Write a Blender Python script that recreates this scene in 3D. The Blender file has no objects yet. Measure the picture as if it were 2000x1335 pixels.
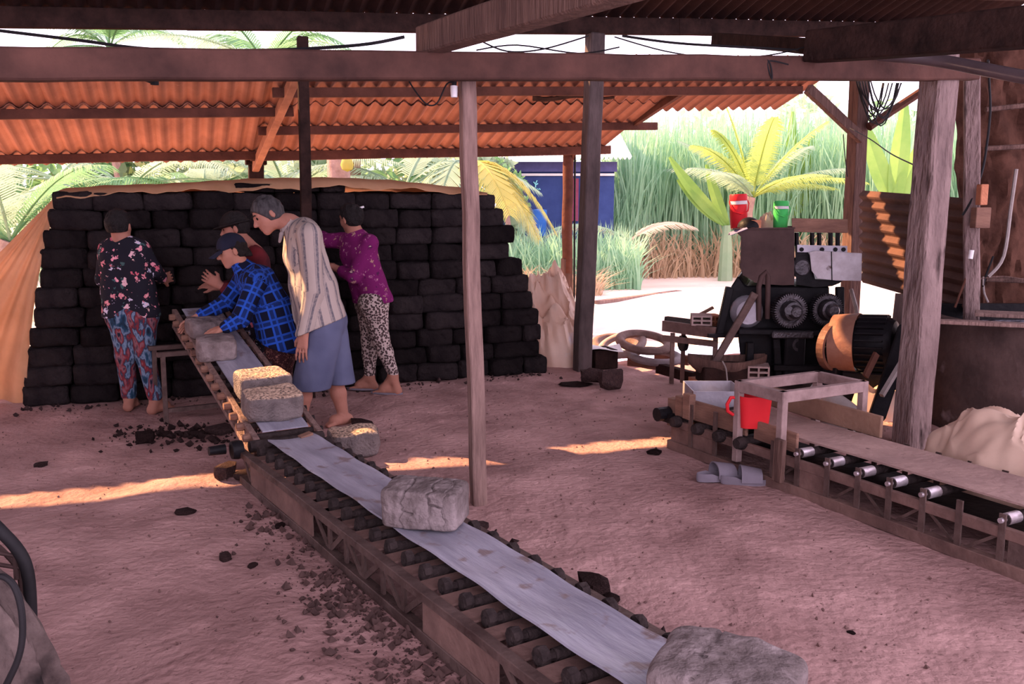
import bpy, bmesh, math, random
import numpy as np
from mathutils import Vector, Matrix
random.seed(7); rng = np.random.default_rng(7)
SC = bpy.context.scene; COL = SC.collection
R = math.radians
# ------------------------------------------------------------------ camera
CAM_H, F_PX, PITCH = 1.55, 1750.0, R(8.68)
cam_d = bpy.data.cameras.new('camera'); cam = bpy.data.objects.new('camera', cam_d); COL.objects.link(cam)
cam.location = (0, 0, CAM_H); cam.rotation_euler = (math.pi/2 - PITCH, 0, 0)
cam_d.sensor_fit = 'HORIZONTAL'; cam_d.sensor_width = 36; cam_d.lens = 36*F_PX/2000
cam_d.clip_start = 0.05; cam_d.clip_end = 400
SC.camera = cam
# ------------------------------------------------------------------ sky, sun, exposure
w = bpy.data.worlds.new('sky'); SC.world = w; w.use_nodes = True
bg = w.node_tree.nodes['Background']
bg.inputs[0].default_value = (0.97, 0.81, 1.02, 1); bg.inputs[1].default_value = 2.3
PHI = R(20.5)                                    # the shed is turned this much from the view
UX = Vector((math.cos(PHI), math.sin(PHI), 0)); QX = Vector((-math.sin(PHI), math.cos(PHI), 0))
sun_d = bpy.data.lights.new('sun', 'SUN'); sun = bpy.data.objects.new('sun', sun_d); COL.objects.link(sun)
to_sun = (-UX*0.72 + QX*0.70 + Vector((0, 0, 0.72))).normalized()
sun.rotation_euler = to_sun.to_track_quat('Z', 'Y').to_euler()
sun_d.energy = 14; sun_d.color = (1, 0.56, 0.28); sun_d.angle = R(0.7)
SC.view_settings.view_transform = 'Standard'; SC.view_settings.look = 'None'
SC.view_settings.gamma = 1; SC.view_settings.use_curve_mapping = False
SC.view_settings.exposure = 0.55
# ------------------------------------------------------------------ where a point of the photo lies in the place
_fw = Vector((0, math.cos(PITCH), -math.sin(PITCH))); _up = Vector((0, math.sin(PITCH), math.cos(PITCH)))
C0 = Vector((0, 0, CAM_H))
def ray(px, py): return Vector(((px-1000)/F_PX, 0, 0)) + _up*((667.5-py)/F_PX) + _fw
def P(px, py, z=0.0):
    r = ray(px, py); return C0 + r*((z-CAM_H)/r.z)
def D(px, py, y):
    r = ray(px, py); return C0 + r*(y/r.y)
A0 = P(935, 985)
def Q(px, py, q):
    r = ray(px, py); return C0 + r*((q - (C0-A0).dot(QX))/r.dot(QX))
def S(u, q, z): return A0 + UX*u + QX*q + Vector((0, 0, z))
def uq(p): return ((p-A0).dot(UX), (p-A0).dot(QX))
def lerp(a, b, t): return a + (b-a)*t
# ------------------------------------------------------------------ objects
def tag(o, label=None, cat=None, group=None, kind=None):
    if label: o['label'] = label
    if cat: o['category'] = cat
    if group: o['group'] = group
    if kind: o['kind'] = kind
    return o
def thing(name, loc, label, cat, group=None, kind=None):
    o = bpy.data.objects.new(name, None); COL.objects.link(o); o.location = Vector(loc); o.empty_display_size = 0.1
    return tag(o, label, cat, group, kind)
def rootloc(p):
    while p.parent: p = p.parent
    return Vector(p.location)
class MB:
    """collects geometry in world coordinates; build() links it as one mesh object"""
    def __init__(s): s.v = []; s.f = []
    def raw(s, v, f):
        n = len(s.v); s.v += [tuple(p) for p in v]; s.f += [tuple(i+n for i in q) for q in f]; return s
    def box(s, c, size, ax=None, ay=None):
        c = Vector(c); ax = (ax or Vector((1, 0, 0))).normalized(); ay = ay or Vector((0, 0, 1)).cross(ax)
        ay = (ay - ax*ay.dot(ax)).normalized(); az = ax.cross(ay)
        a, b, d = ax*size[0]/2, ay*size[1]/2, az*size[2]/2
        v = [c+sx*a+sy*b+sz*d for sz in (-1, 1) for sx, sy in ((-1, -1), (1, -1), (1, 1), (-1, 1))]
        return s.raw(v, [(3, 2, 1, 0), (4, 5, 6, 7), (0, 1, 5, 4), (1, 2, 6, 5), (2, 3, 7, 6), (3, 0, 4, 7)])
    def bar(s, p0, p1, wd, ht, side=None, n=1, wob=0.0, taper=1.0):
        """rectangular bar; wd along side, ht across; n segments with a slight wobble"""
        p0, p1 = Vector(p0), Vector(p1); ax = (p1-p0).normalized()
        if side is None: side = ax.cross(Vector((0, 0, 1)))
        if side.length < 1e-4: side = Vector((1, 0, 0))
        side = (side - ax*side.dot(ax)).normalized(); tp = side.cross(ax)
        v = []; f = []
        for i in range(n+1):
            t = i/n; c = p0.lerp(p1, t); k = 1+(taper-1)*t
            if 0 < i < n or wob: c = c + side*random.uniform(-wob, wob) + tp*random.uniform(-wob, wob)
            for sx, sy in ((-1, -1), (1, -1), (1, 1), (-1, 1)):
                v.append(c + side*(sx*wd*k/2*(1+random.uniform(-1, 1)*wob*3)) + tp*(sy*ht*k/2*(1+random.uniform(-1, 1)*wob*3)))
        for i in range(n):
            for j in range(4):
                a, b = i*4+j, i*4+(j+1) % 4; f.append((a, b, b+4, a+4))
        f += [(3, 2, 1, 0), tuple(n*4+j for j in range(4))]
        return s.raw(v, f)
    def tube(s, pts, r, seg=8, caps=True, r_list=None):
        pts = [Vector(p) for p in pts]; n = len(pts); v = []; f = []
        prev = None
        for i, p in enumerate(pts):
            t = (pts[min(i+1, n-1)] - pts[max(i-1, 0)]).normalized()
            if prev is None:
                a = t.cross(Vector((0, 0, 1)))
                if a.length < 1e-3: a = t.cross(Vector((0, 1, 0)))
            else: a = prev - t*prev.dot(t)
            a.normalize(); prev = a; b = t.cross(a); rr = r_list[i] if r_list else r
            for k in range(seg):
                th = 2*math.pi*k/seg; v.append(p + (a*math.cos(th)+b*math.sin(th))*rr)
        for i in range(n-1):
            for k in range(seg):
                k2 = (k+1) % seg; f.append((i*seg+k, i*seg+k2, (i+1)*seg+k2, (i+1)*seg+k))
        if caps: f += [tuple(reversed(range(seg))), tuple((n-1)*seg+k for k in range(seg))]
        return s.raw(v, f)
    def cyl(s, p0, p1, r, seg=14, r2=None): return s.tube([p0, p1], r, seg, True, [r, r if r2 is None else r2])
    def lathe(s, c, prof, seg=24, ax=None, a0=0.0, a1=2*math.pi):
        """prof: (radius, height) along axis ax from c"""
        c = Vector(c); ax = (ax or Vector((0, 0, 1))).normalized()
        e = ax.cross(Vector((0, 1, 0)) if abs(ax.y) < .9 else Vector((1, 0, 0))).normalized(); g = ax.cross(e)
        full = abs(a1-a0-2*math.pi) < 1e-5; m = seg if full else seg+1; v = []; f = []
        for (r, h) in prof:
            for k in range(m):
                th = a0+(a1-a0)*k/seg; v.append(c+ax*h+(e*math.cos(th)+g*math.sin(th))*r)
        for i in range(len(prof)-1):
            for k in range(seg):
                k2 = (k+1) % m; f.append((i*m+k, i*m+k2, (i+1)*m+k2, (i+1)*m+k))
        return s.raw(v, f)
    def sheet(s, fn, nu, nv, th=0.0):
        """fn(a, b) -> point; th thickness along the normal"""
        g = [[Vector(fn(i/nu, j/nv)) for j in range(nv+1)] for i in range(nu+1)]
        W = nv+1; v = [p for row in g for p in row]
        f = [(i*W+j, (i+1)*W+j, (i+1)*W+j+1, i*W+j+1) for i in range(nu) for j in range(nv)]
        if th:
            nn = []
            for i in range(nu+1):
                for j in range(nv+1):
                    a = g[min(i+1, nu)][j]-g[max(i-1, 0)][j]; b = g[i][min(j+1, nv)]-g[i][max(j-1, 0)]
                    c = a.cross(b); nn.append(c.normalized() if c.length > 1e-12 else Vector((0, 0, 1)))
            N = len(v); v2 = [p - n*th for p, n in zip(v, nn)]
            f2 = [tuple(reversed([q+N for q in x])) for x in f]
            ed = [i*W for i in range(nu+1)] + [nu*W+j for j in range(1, W)] + [i*W+nv for i in range(nu-1, -1, -1)] + [j for j in range(nv-1, 0, -1)]
            f3 = [(ed[(k+1) % len(ed)], ed[k], ed[k]+N, ed[(k+1) % len(ed)]+N) for k in range(len(ed))]
            v, f = v+v2, f+f2+f3
        return s.raw(v, f)
    def prism(s, poly, off):
        n = len(poly); poly = [Vector(p) for p in poly]; off = Vector(off)
        v = poly+[p+off for p in poly]
        f = [tuple(reversed(range(n))), tuple(range(n, 2*n))]+[(i, (i+1) % n, (i+1) % n+n, i+n) for i in range(n)]
        return s.raw(v, f)
    def path(s, pts, r, seg=8, sub_=5, **k):
        p = [Vector(q) for q in pts]; out = []
        for i in range(len(p)-1):
            a, b, c, d = p[max(i-1, 0)], p[i], p[i+1], p[min(i+2, len(p)-1)]
            for j in range(sub_):
                t = j/sub_; out.append(.5*((2*b)+(c-a)*t+(2*a-5*b+4*c-d)*t*t+(3*b-a-3*c+d)*t**3))
        return s.tube(out+[p[-1]], r, seg, **k)
    def mesh(s, name, m, org, smooth):
        me = bpy.data.meshes.new(name)
        o = np.array(org); me.from_pydata((np.array(s.v, dtype=float)-o).tolist() if s.v else [], [], s.f)
        me.update()
        if m: me.materials.append(m)
        if smooth: me.polygons.foreach_set('use_smooth', [True]*len(me.polygons))
        return me
    def build(s, name, m, parent=None, smooth=False, bevel=0.0, label=None, cat=None, group=None, kind=None, origin=None):
        if parent is not None: org = rootloc(parent)
        elif origin is not None: org = Vector(origin)
        else:
            a = np.array(s.v); org = Vector(((a[:, 0].min()+a[:, 0].max())/2, (a[:, 1].min()+a[:, 1].max())/2, a[:, 2].min()))
        me = s.mesh(name, m, org, smooth)
        bm = bmesh.new(); bm.from_mesh(me); bmesh.ops.recalc_face_normals(bm, faces=bm.faces); bm.to_mesh(me); bm.free()
        if smooth: 
            try: me.set_sharp_from_angle(angle=R(42))
            except Exception: pass
        o = bpy.data.objects.new(name, me); COL.objects.link(o)
        if parent is not None: o.parent = parent
        else: o.location = org
        if bevel:
            b = o.modifiers.new('edge', 'BEVEL'); b.width = bevel; b.segments = 1; b.limit_method = 'ANGLE'; b.angle_limit = R(40)
        return tag(o, label, cat, group, kind)
def copy_tree(o, parent=None):
    c = o.copy(); COL.objects.link(c)
    if parent is not None: c.parent = parent
    for ch in list(o.children): copy_tree(ch, c)
    return c
# ------------------------------------------------------------------ numeric noise
def _h(ix, iy, iz, seed):
    n = (ix*374761393 + iy*668265263 + iz*2147483647 + seed*144665) & 0xffffffff
    n = ((n ^ (n >> 13))*1274126177) & 0xffffffff
    return ((n ^ (n >> 16)) & 0xffff)/65535.0
def vnoise(p, seed=0):
    p = np.asarray(p, dtype=float); i = np.floor(p).astype(np.int64); f = p-i; f = f*f*(3-2*f); out = 0
    for dx in (0, 1):
        for dy in (0, 1):
            for dz in (0, 1):
                wgt = (f[..., 0] if dx else 1-f[..., 0])*(f[..., 1] if dy else 1-f[..., 1])*(f[..., 2] if dz else 1-f[..., 2])
                out = out + wgt*_h(i[..., 0]+dx, i[..., 1]+dy, i[..., 2]+dz, seed)
    return out*2-1
def fbm(p, oct=3, seed=0):
    p = np.asarray(p, dtype=float); s = 0; a = 1.0
    for k in range(oct): s = s + a*vnoise(p*2**k, seed+k*17); a *= 0.5
    return s
# ------------------------------------------------------------------ materials
def nt(m):
    m.use_nodes = True; t = m.node_tree; t.nodes.clear(); return t
def node(t, typ, **kw):
    n = t.nodes.new(typ)
    for k, v in kw.items():
        if k in ('op',): n.operation = v
        elif hasattr(n, k): setattr(n, k, v)
    return n
def L(t, a, ao, b, bi): t.links.new(a.outputs[ao], b.inputs[bi])
def ramp(t, stops, interp='LINEAR'):
    r = t.nodes.new('ShaderNodeValToRGB'); r.color_ramp.interpolation = interp
    e = r.color_ramp.elements
    while len(e) < len(stops): e.new(0.5)
    for k, (pos, c) in enumerate(stops): e[k].position = pos; e[k].color = (*c, 1) if len(c) == 3 else c
    return r
def M(name, c1, c2=None, scale=6.0, rough=0.85, bump=0.3, bscale=30.0, metal=0.0, trans=0.0, rnd=0.0, stretch=None, spots=None, dist=0.02, detail=6.0, spec=0.12, lo=0.3, hi=0.7, along=None):
    m = bpy.data.materials.new(name); t = nt(m)
    out = node(t, 'ShaderNodeOutputMaterial'); b = node(t, 'ShaderNodeBsdfPrincipled')
    tc = node(t, 'ShaderNodeTexCoord'); mp = node(t, 'ShaderNodeMapping'); L(t, tc, 'Object', mp, 0)
    if stretch: mp.inputs['Scale'].default_value = stretch
    if along is not None:                         # grain running along a horizontal direction
        mp.vector_type = 'TEXTURE'; mp.inputs['Rotation'].default_value = (0, 0, along); mp.inputs['Scale'].default_value = (3.0, .55, 1)
    nz = node(t, 'ShaderNodeTexNoise'); nz.inputs['Scale'].default_value = scale; nz.inputs['Detail'].default_value = detail; nz.inputs['Roughness'].default_value = 0.62
    L(t, mp, 0, nz, 'Vector')
    c2 = c2 or tuple(x*0.6 for x in c1)
    r = ramp(t, [(lo, c2), (hi, c1)]); L(t, nz, 'Fac', r, 0); src = (r, 0)
    if spots:                                     # spots: (colour, scale, threshold)
        n2 = node(t, 'ShaderNodeTexNoise'); n2.inputs['Scale'].default_value = spots[1]; n2.inputs['Detail'].default_value = 4; L(t, mp if stretch else tc, 0 if stretch else 'Object', n2, 'Vector')
        r2 = ramp(t, [(spots[2], (0, 0, 0)), (spots[2]+0.08, (1, 1, 1))]); L(t, n2, 'Fac', r2, 0)
        mx = node(t, 'ShaderNodeMixRGB'); L(t, r2, 0, mx, 0); L(t, *src, mx, 1); mx.inputs[2].default_value = (*spots[0], 1); src = (mx, 0)
    if rnd:
        oi = node(t, 'ShaderNodeObjectInfo'); mr = node(t, 'ShaderNodeMapRange'); L(t, oi, 'Random', mr, 0)
        mr.inputs[3].default_value = 1-rnd; mr.inputs[4].default_value = 1+rnd
        mx = node(t, 'ShaderNodeMixRGB', blend_type='MULTIPLY'); mx.inputs[0].default_value = 1; L(t, *src, mx, 1); L(t, mr, 0, mx, 2); src = (mx, 0)
    L(t, *src, b, 'Base Color'); b.inputs['Roughness'].default_value = rough; b.inputs['Metallic'].default_value = metal
    b.inputs['Specular IOR Level'].default_value = spec
    if bump:
        n3 = node(t, 'ShaderNodeTexNoise'); n3.inputs['Scale'].default_value = bscale; n3.inputs['Detail'].default_value = 8; L(t, mp, 0, n3, 'Vector')
        bu = node(t, 'ShaderNodeBump'); bu.inputs['Strength'].default_value = bump; bu.inputs['Distance'].default_value = dist
        L(t, n3, 'Fac', bu, 'Height'); L(t, bu, 0, b, 'Normal')
    if trans:
        tr = node(t, 'ShaderNodeBsdfTranslucent'); L(t, *src, tr, 0); ms = node(t, 'ShaderNodeMixShader'); ms.inputs[0].default_value = trans
        L(t, b, 0, ms, 1); L(t, tr, 0, ms, 2); L(t, ms, 0, out, 0)
    else: L(t, b, 0, out, 0)
    return m
EARTH = M('earth', (0.56, 0.345, 0.315), (0.235, 0.13, 0.118), scale=1.6, rough=0.95, bump=0.75, bscale=26, dist=0.022, detail=14, spots=((0.17, 0.095, 0.085), 34, 0.665), lo=0.30, hi=0.70)
SAND = M('sand', (0.80, 0.66, 0.56), (0.62, 0.47, 0.40), scale=0.6, rough=0.95, bump=0.4, bscale=9, detail=9)
WOOD = M('old_wood', (0.17, 0.1, 0.08), (0.07, 0.04, 0.034), scale=5, stretch=(6, 6, 0.7), bump=0.6, bscale=14, rough=0.9)
WOODP = M('pale_wood', (0.3, 0.195, 0.165), (0.13, 0.08, 0.07), scale=5, stretch=(6, 6, 0.7), bump=0.6, bscale=14, rough=0.9)
WOODD = M('dark_wood', (0.045, 0.024, 0.02), (0.016, 0.01, 0.009), scale=4, stretch=(2, 2, 2), bump=0.5, bscale=18, rough=0.9, spec=.03)
WOODR = M('red_wood', (0.13, 0.052, 0.035), (0.06, 0.025, 0.018), scale=4, bump=0.5, bscale=18, rough=0.85)
BOARD = M('board_wood', (0.3, 0.165, 0.115), (0.14, 0.075, 0.058), scale=3, stretch=(1, 1, 5), bump=0.4, bscale=18)
CONC = M('concrete_post', (.33, .235, .215), (.14, .095, .09), scale=3.2, bump=1.0, bscale=9, rough=.95, stretch=(3, 3, .8), dist=.05, spots=((.035, .022, .02), 2.6, .60))
TANKM = M('tank_concrete', (0.13, 0.085, 0.075), (0.018, 0.014, 0.014), scale=1.9, bump=0.5, bscale=16, rough=0.95, spots=((0.40, 0.34, 0.36), 2.2, 0.62), spec=.03)
SHEET = M('roof_sheet_rust', (0.46, 0.215, 0.145), (0.29, 0.125, 0.085), scale=2.2, bump=0.25, bscale=25, rough=0.75, trans=0.035, spots=((0.62, 0.40, 0.30), 40, 0.70))
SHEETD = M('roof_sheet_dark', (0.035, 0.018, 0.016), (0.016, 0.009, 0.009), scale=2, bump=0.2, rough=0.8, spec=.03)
SHEETV = M('wall_sheet_rust', (0.15, 0.075, 0.055), (0.06, 0.03, 0.026), scale=2, bump=0.2, rough=0.8)
CLAY = M('clay_dark', (0.024, 0.019, 0.019), (0.009, 0.007, 0.008), scale=7, bump=0.9, bscale=16, rough=0.92, rnd=0.45, dist=0.05, spec=.03)
CLAYG = M('clay_grey', (0.3, 0.245, 0.24), (0.11, 0.085, 0.08), scale=9, bump=0.9, bscale=17, rough=0.9, dist=0.04)
CLOD = M('clay_clod', (0.075, 0.045, 0.042), (0.025, 0.016, 0.016), scale=14, bump=0.9, bscale=30, rough=0.95, rnd=0.5, spec=.03)
BELT = M('belt_rubber', (.42, .41, .48), (.17, .165, .21), scale=4.5, bump=.5, bscale=16, rough=.40, spec=.5, detail=12, along=R(-56.5), spots=((.20, .15, .15), 9, .59), lo=.28, hi=.66)
BELTD = M('belt_dusty', (0.42, 0.28, 0.24), (0.27, 0.175, 0.155), scale=4, bump=0.4, bscale=30, rough=0.85, spots=((0.16, 0.10, 0.09), 16, 0.70))
STEEL = M('frame_steel', (0.17, 0.115, 0.1), (0.06, 0.036, 0.032), scale=6, bump=0.4, bscale=30, rough=0.6, metal=0.35)
STEELB = M('frame_steel_brown', (0.24, 0.145, 0.12), (0.1, 0.058, 0.05), scale=5, bump=0.4, bscale=25, rough=0.8)
IRON = M('black_iron', (0.014, 0.012, 0.014), (0.005, 0.005, 0.006), scale=5, bump=0.3, bscale=24, rough=0.5, spec=.12)
IRONG = M('greasy_iron', (.10, .09, .10), (.03, .027, .03), scale=7, bump=.4, bscale=40, rough=.38, metal=.5, spec=.5)
HOPM = M('hopper_steel', (0.1, 0.06, 0.055), (0.04, 0.024, 0.022), scale=2.5, bump=0.25, bscale=20, rough=0.7)
GALV = M('galvanised', (0.50, 0.48, 0.53), (0.30, 0.28, 0.31), scale=4, bump=0.2, bscale=20, rough=0.5, metal=0.5, spots=((0.28, 0.17, 0.14), 6, 0.66))
ROLL = M('roller_steel', (0.60, 0.55, 0.58), (0.32, 0.25, 0.25), scale=10, bump=0.2, rough=0.35, metal=0.6)
ROLLD = M('roller_grimy', (0.05, 0.036, 0.034), (0.018, 0.013, 0.013), scale=18, bump=0.8, bscale=40, rough=0.85)
RED = M('red_plastic', (0.72, 0.03, 0.035), (0.58, 0.02, 0.03), scale=3, bump=0, rough=0.45)
REDD = M('red_plastic_dark', (0.50, 0.03, 0.03), (0.36, 0.02, 0.025), scale=3, bump=0, rough=0.5)
GREEN = M('green_plastic', (0.07, 0.55, 0.13), (0.05, 0.42, 0.09), scale=3, bump=0, rough=0.45)
WHITE = M('white_plastic', (0.78, 0.76, 0.76), (0.64, 0.6, 0.6), scale=3, bump=0, rough=0.5)
PANEL = M('stained_white_panel', (0.66, 0.63, 0.66), (0.40, 0.35, 0.36), scale=7, bump=0.2, rough=0.6, spots=((0.14, 0.09, 0.08), 9, 0.62))
TARP = M('tarp_tan', (.86, .58, .36), (.66, .40, .22), scale=2.4, bump=0.3, bscale=8, rough=0.55, trans=0.55)
TARPC = M('plastic_cream', (0.8, 0.6, 0.46), (0.66, 0.46, 0.35), scale=2.4, bump=0.25, bscale=7, rough=0.4, trans=0.22, spec=0.4, spots=((0.70, 0.62, 0.62), 3, 0.62))
SACK = M('wall_sacking', (0.12, 0.055, 0.038), (0.035, 0.016, 0.012), scale=4, bump=0.8, bscale=8, rough=0.95, dist=0.05, spec=.03)
BRICK = M('fired_brick', (0.56, 0.235, 0.13), (0.42, 0.16, 0.09), scale=8, bump=0.5, bscale=40, rough=0.9)
BRICKG = M('grey_brick', (0.44, 0.32, 0.29), (0.30, 0.21, 0.19), scale=8, bump=0.5, bscale=40, rough=0.9)
TYRE = M('dusty_rubber', (0.28, 0.19, 0.165), (0.15, 0.1, 0.09), scale=8, bump=0.4, bscale=40, rough=0.85)
HOSE = M('grey_hose', (0.40, 0.35, 0.33), (0.27, 0.22, 0.2), scale=8, bump=0.3, rough=0.8)
FOAM = M('grey_slipper_foam', (0.22, 0.195, 0.23), (0.17, 0.15, 0.175), scale=10, bump=0.1, rough=0.75)
CABLE = M('black_cable', (0.022, 0.02, 0.022), (0.012, 0.011, 0.012), scale=10, bump=0, rough=0.6)
SOOT = M('soot_water', (0.02, 0.02, 0.025), (0.01, 0.01, 0.012), scale=10, bump=0.1, rough=0.3)
SLUDGE = M('grey_sludge', (0.30, 0.30, 0.36), (0.06, 0.06, 0.07), scale=12, bump=0.9, bscale=20, rough=0.7)
# ------------------------------------------------------------------ ground
def grid_obj(name, X, Y, Z, m, label, cat):
    nu, nv = X.shape
    v = np.stack([X, Y, Z], -1).reshape(-1, 3)
    i = np.arange(nu*nv).reshape(nu, nv)
    f = np.stack([i[:-1, :-1], i[1:, :-1], i[1:, 1:], i[:-1, 1:]], -1).reshape(-1, 4)
    me = bpy.data.meshes.new(name); me.vertices.add(len(v)); me.vertices.foreach_set('co', v.ravel())
    me.loops.add(f.size); me.loops.foreach_set('vertex_index', f.ravel().astype(np.int32))
    me.polygons.add(len(f)); me.polygons.foreach_set('loop_start', np.arange(0, f.size, 4, dtype=np.int32))
    me.update(calc_edges=True); me.validate(); me.polygons.foreach_set('use_smooth', [True]*len(f)); me.materials.append(m)
    o = bpy.data.objects.new(name, me); COL.objects.link(o)
    return tag(o, label, cat, None, 'structure')
L0, L1 = P(1190, 705), P(1350, 750)
_n1 = Vector((L1-L0)).cross(Vector((0, 0, 1))); _n1 = -_n1.normalized() if _n1.y < 0 else _n1.normalized()
def pit_mask(x, y):
    s1 = (x-L0.x)*_n1.x + (y-L0.y)*_n1.y
    s2 = (x-L1.x)*QX.x + (y-L1.y)*QX.y
    s = np.minimum(s1, s2); t = np.clip((s+0.02)/0.14, 0, 1); return t*t*(3-2*t)
def ground_z(x, y):
    p = np.stack([x, y, np.zeros_like(x)], -1)
    n = fbm(p*1.3, 3, 3)*0.011 + fbm(p*5, 4, 9)*0.0065 + np.maximum(fbm(p*11, 2, 33)-.5, 0)*.012
    n = n + np.maximum(fbm(p*3.1, 2, 21)-0.55, 0)*0.02
    return n - 0.21*pit_mask(x, y)
u, q = np.meshgrid(np.linspace(-7, 8.2, 620), np.linspace(-4.0, 4.7, 370), indexing='ij')
X = A0.x + UX.x*u + QX.x*q; Y = A0.y + UX.y*u + QX.y*q
grid_obj('floor', X, Y, ground_z(X, Y), EARTH, 'trodden reddish earth floor of the shed', 'floor')
u, q = np.meshgrid(np.linspace(-60, 70, 140), np.concatenate([np.linspace(4.5, 26, 90), np.linspace(27, 130, 30)]), indexing='ij')
X = A0.x + UX.x*u + QX.x*q; Y = A0.y + UX.y*u + QX.y*q
pp = np.stack([X, Y, X*0], -1)
grid_obj('yard_ground', X, Y, fbm(pp*0.6, 3, 5)*0.05-0.05, SAND, 'sunlit pale sandy yard beyond the shed', 'ground')
# ------------------------------------------------------------------ lean-to roof at the back
NL, NR = Q(0, 101, 3.5), Q(1140, 109, 3.5); EL, ER = Q(0, 313, 6.0), Q(1120, 294, 6.0)
def lin(a, b):
    ua, ub = uq(a)[0], uq(b)[0]; k = (b.z-a.z)/(ub-ua); return lambda u: a.z+(u-ua)*k
zn, ze = lin(NL, NR), lin(EL, ER)
def roof_z(u, q): t = (q-3.5)/2.5; return zn(u)*(1-t)+ze(u)*t
def on_roof(px, py, off=0.0):
    lo, hi = 2.0, 9.0
    f = lambda q: (lambda p: p.z-(roof_z(uq(p)[0], q)+off))(Q(px, py, q))
    fl = f(lo)
    for _ in range(50):
        m = (lo+hi)/2
        if (f(m) > 0) == (fl > 0): lo = m
        else: hi = m
    return Q(px, py, (lo+hi)/2)
PW = 0.143
def corr_sheet(mb, u0, waves, q0, q1, zf, amp=0.023, lift=0.0, jag=0.0):
    n = waves*6
    def fn(a, b):
        u = u0+a*waves*PW; q = q0+(q1-q0)*b
        return S(u, q, 0) + Vector((0, 0, zf(u, q)+amp*math.cos(2*math.pi*a*waves)+lift-A0.z))
    return mb.sheet(fn, n, 2, 0.006)
def valley_shade(m, org, u_ref):  # darkens the corrugation valleys: shade put into the sheet colour
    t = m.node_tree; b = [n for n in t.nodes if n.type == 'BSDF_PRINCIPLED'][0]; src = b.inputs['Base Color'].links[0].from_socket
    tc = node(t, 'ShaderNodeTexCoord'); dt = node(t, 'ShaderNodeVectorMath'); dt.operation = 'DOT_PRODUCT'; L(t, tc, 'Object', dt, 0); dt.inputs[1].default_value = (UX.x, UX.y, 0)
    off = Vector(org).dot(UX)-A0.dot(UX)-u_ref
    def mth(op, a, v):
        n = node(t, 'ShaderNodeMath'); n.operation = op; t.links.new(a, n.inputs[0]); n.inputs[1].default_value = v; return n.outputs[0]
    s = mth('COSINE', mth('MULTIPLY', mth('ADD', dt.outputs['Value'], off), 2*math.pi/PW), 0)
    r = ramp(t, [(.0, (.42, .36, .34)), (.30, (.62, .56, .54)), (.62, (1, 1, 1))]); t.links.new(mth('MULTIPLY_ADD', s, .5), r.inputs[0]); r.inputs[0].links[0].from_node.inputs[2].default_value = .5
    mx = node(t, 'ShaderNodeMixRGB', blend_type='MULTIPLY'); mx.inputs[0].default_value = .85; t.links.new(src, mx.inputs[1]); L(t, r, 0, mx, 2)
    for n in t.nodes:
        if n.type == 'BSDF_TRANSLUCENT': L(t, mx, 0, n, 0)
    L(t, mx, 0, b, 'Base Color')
lean = thing('lean_to_roof', S(-1, 4.5, 0), 'corrugated rust red lean-to roof over the clay stack', 'roof', None, 'structure')
u_low = uq(on_roof(1178, 290))[0]; u_up = uq(on_roof(1630, 168))[0]; q_up = uq(on_roof(1310, 215))[1]
print('roof', u_low, u_up, q_up, zn(0), ze(0))
ULEFT = -5.0
u_up = u_low+math.ceil((u_up-u_low)/(6*PW)-.35)*6*PW
valley_shade(SHEET, S(-1, 4.5, 0), u_low)
u = u_low - 6*PW; k = 0
while u > ULEFT-6*PW*.5:
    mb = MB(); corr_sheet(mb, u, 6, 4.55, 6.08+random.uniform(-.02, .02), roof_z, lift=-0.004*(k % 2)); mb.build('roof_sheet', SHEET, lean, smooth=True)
    u -= 6*PW; k += 1
u = u_up - 6*PW; k = 0
while u > -9:
    e = q_up if u > u_low-0.3 else 4.75
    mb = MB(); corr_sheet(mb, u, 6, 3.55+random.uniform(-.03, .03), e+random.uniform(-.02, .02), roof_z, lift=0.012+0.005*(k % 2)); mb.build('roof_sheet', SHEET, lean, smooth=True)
    u -= 6*PW; k += 1
def purlin(u0, u1, q, w=.055, h=.085, m=WOODR, n=8):
    pts = [S(u0+(u1-u0)*i/n, q, 0) for i in range(n+1)]
    mb = MB(); a, b = pts[0], pts[-1]
    a = Vector((a.x, a.y, roof_z(u0, q)-.022-h/2)); b = Vector((b.x, b.y, roof_z(u1, q)-.022-h/2))
    mb.bar(a, b, w, h, QX, n, 0.004); return mb.build('purlin', m, lean, bevel=.004)
def q_of(px, py): return uq(on_roof(px, py, -0.03))[1]
u_raf = uq(on_roof(535, 240))[0]
purlin(-9, uq(on_roof(568, 220))[0], q_of(300, 213)); purlin(ULEFT, uq(on_roof(505, 300))[0], q_of(300, 299), .06, .09)
purlin(uq(on_roof(530, 172))[0], u_up-.2, q_of(760, 172)); purlin(uq(on_roof(503, 245))[0], u_low+.25, q_of(760, 246)); purlin(uq(on_roof(488, 292))[0], u_low+.02, q_of(760, 293), .06, .1)
mb = MB(); mb.bar(Q(590, 120, 3.5), Q(497, 330, 6.05), .075, .1, UX, 4, .004); mb.build('rafter', M('lit_rafter_wood', (.40, .19, .115), (.22, .10, .065), scale=5, bump=.4), lean, bevel=.008)  # orange light on its face put into the wood colour
mb = MB(); mb.bar(Q(1131, 238, 5.6), Q(1114, 318, 6.0), .03, .1, UX); mb.build('brace', WOODR, lean)
mb = MB(); mb.bar(on_roof(1330, 180, -.03), on_roof(1232, 245, -.03), .05, .07, UX); mb.build('rafter', WOODR, lean)
mb = MB(); mb.sheet(lambda a, b: on_roof(1040+160*a, 186+3*math.sin(9*a)+9*b*(1-a*.6), -.035), 8, 2, .01); mb.build('patch_board', WOODD, lean)
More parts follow.
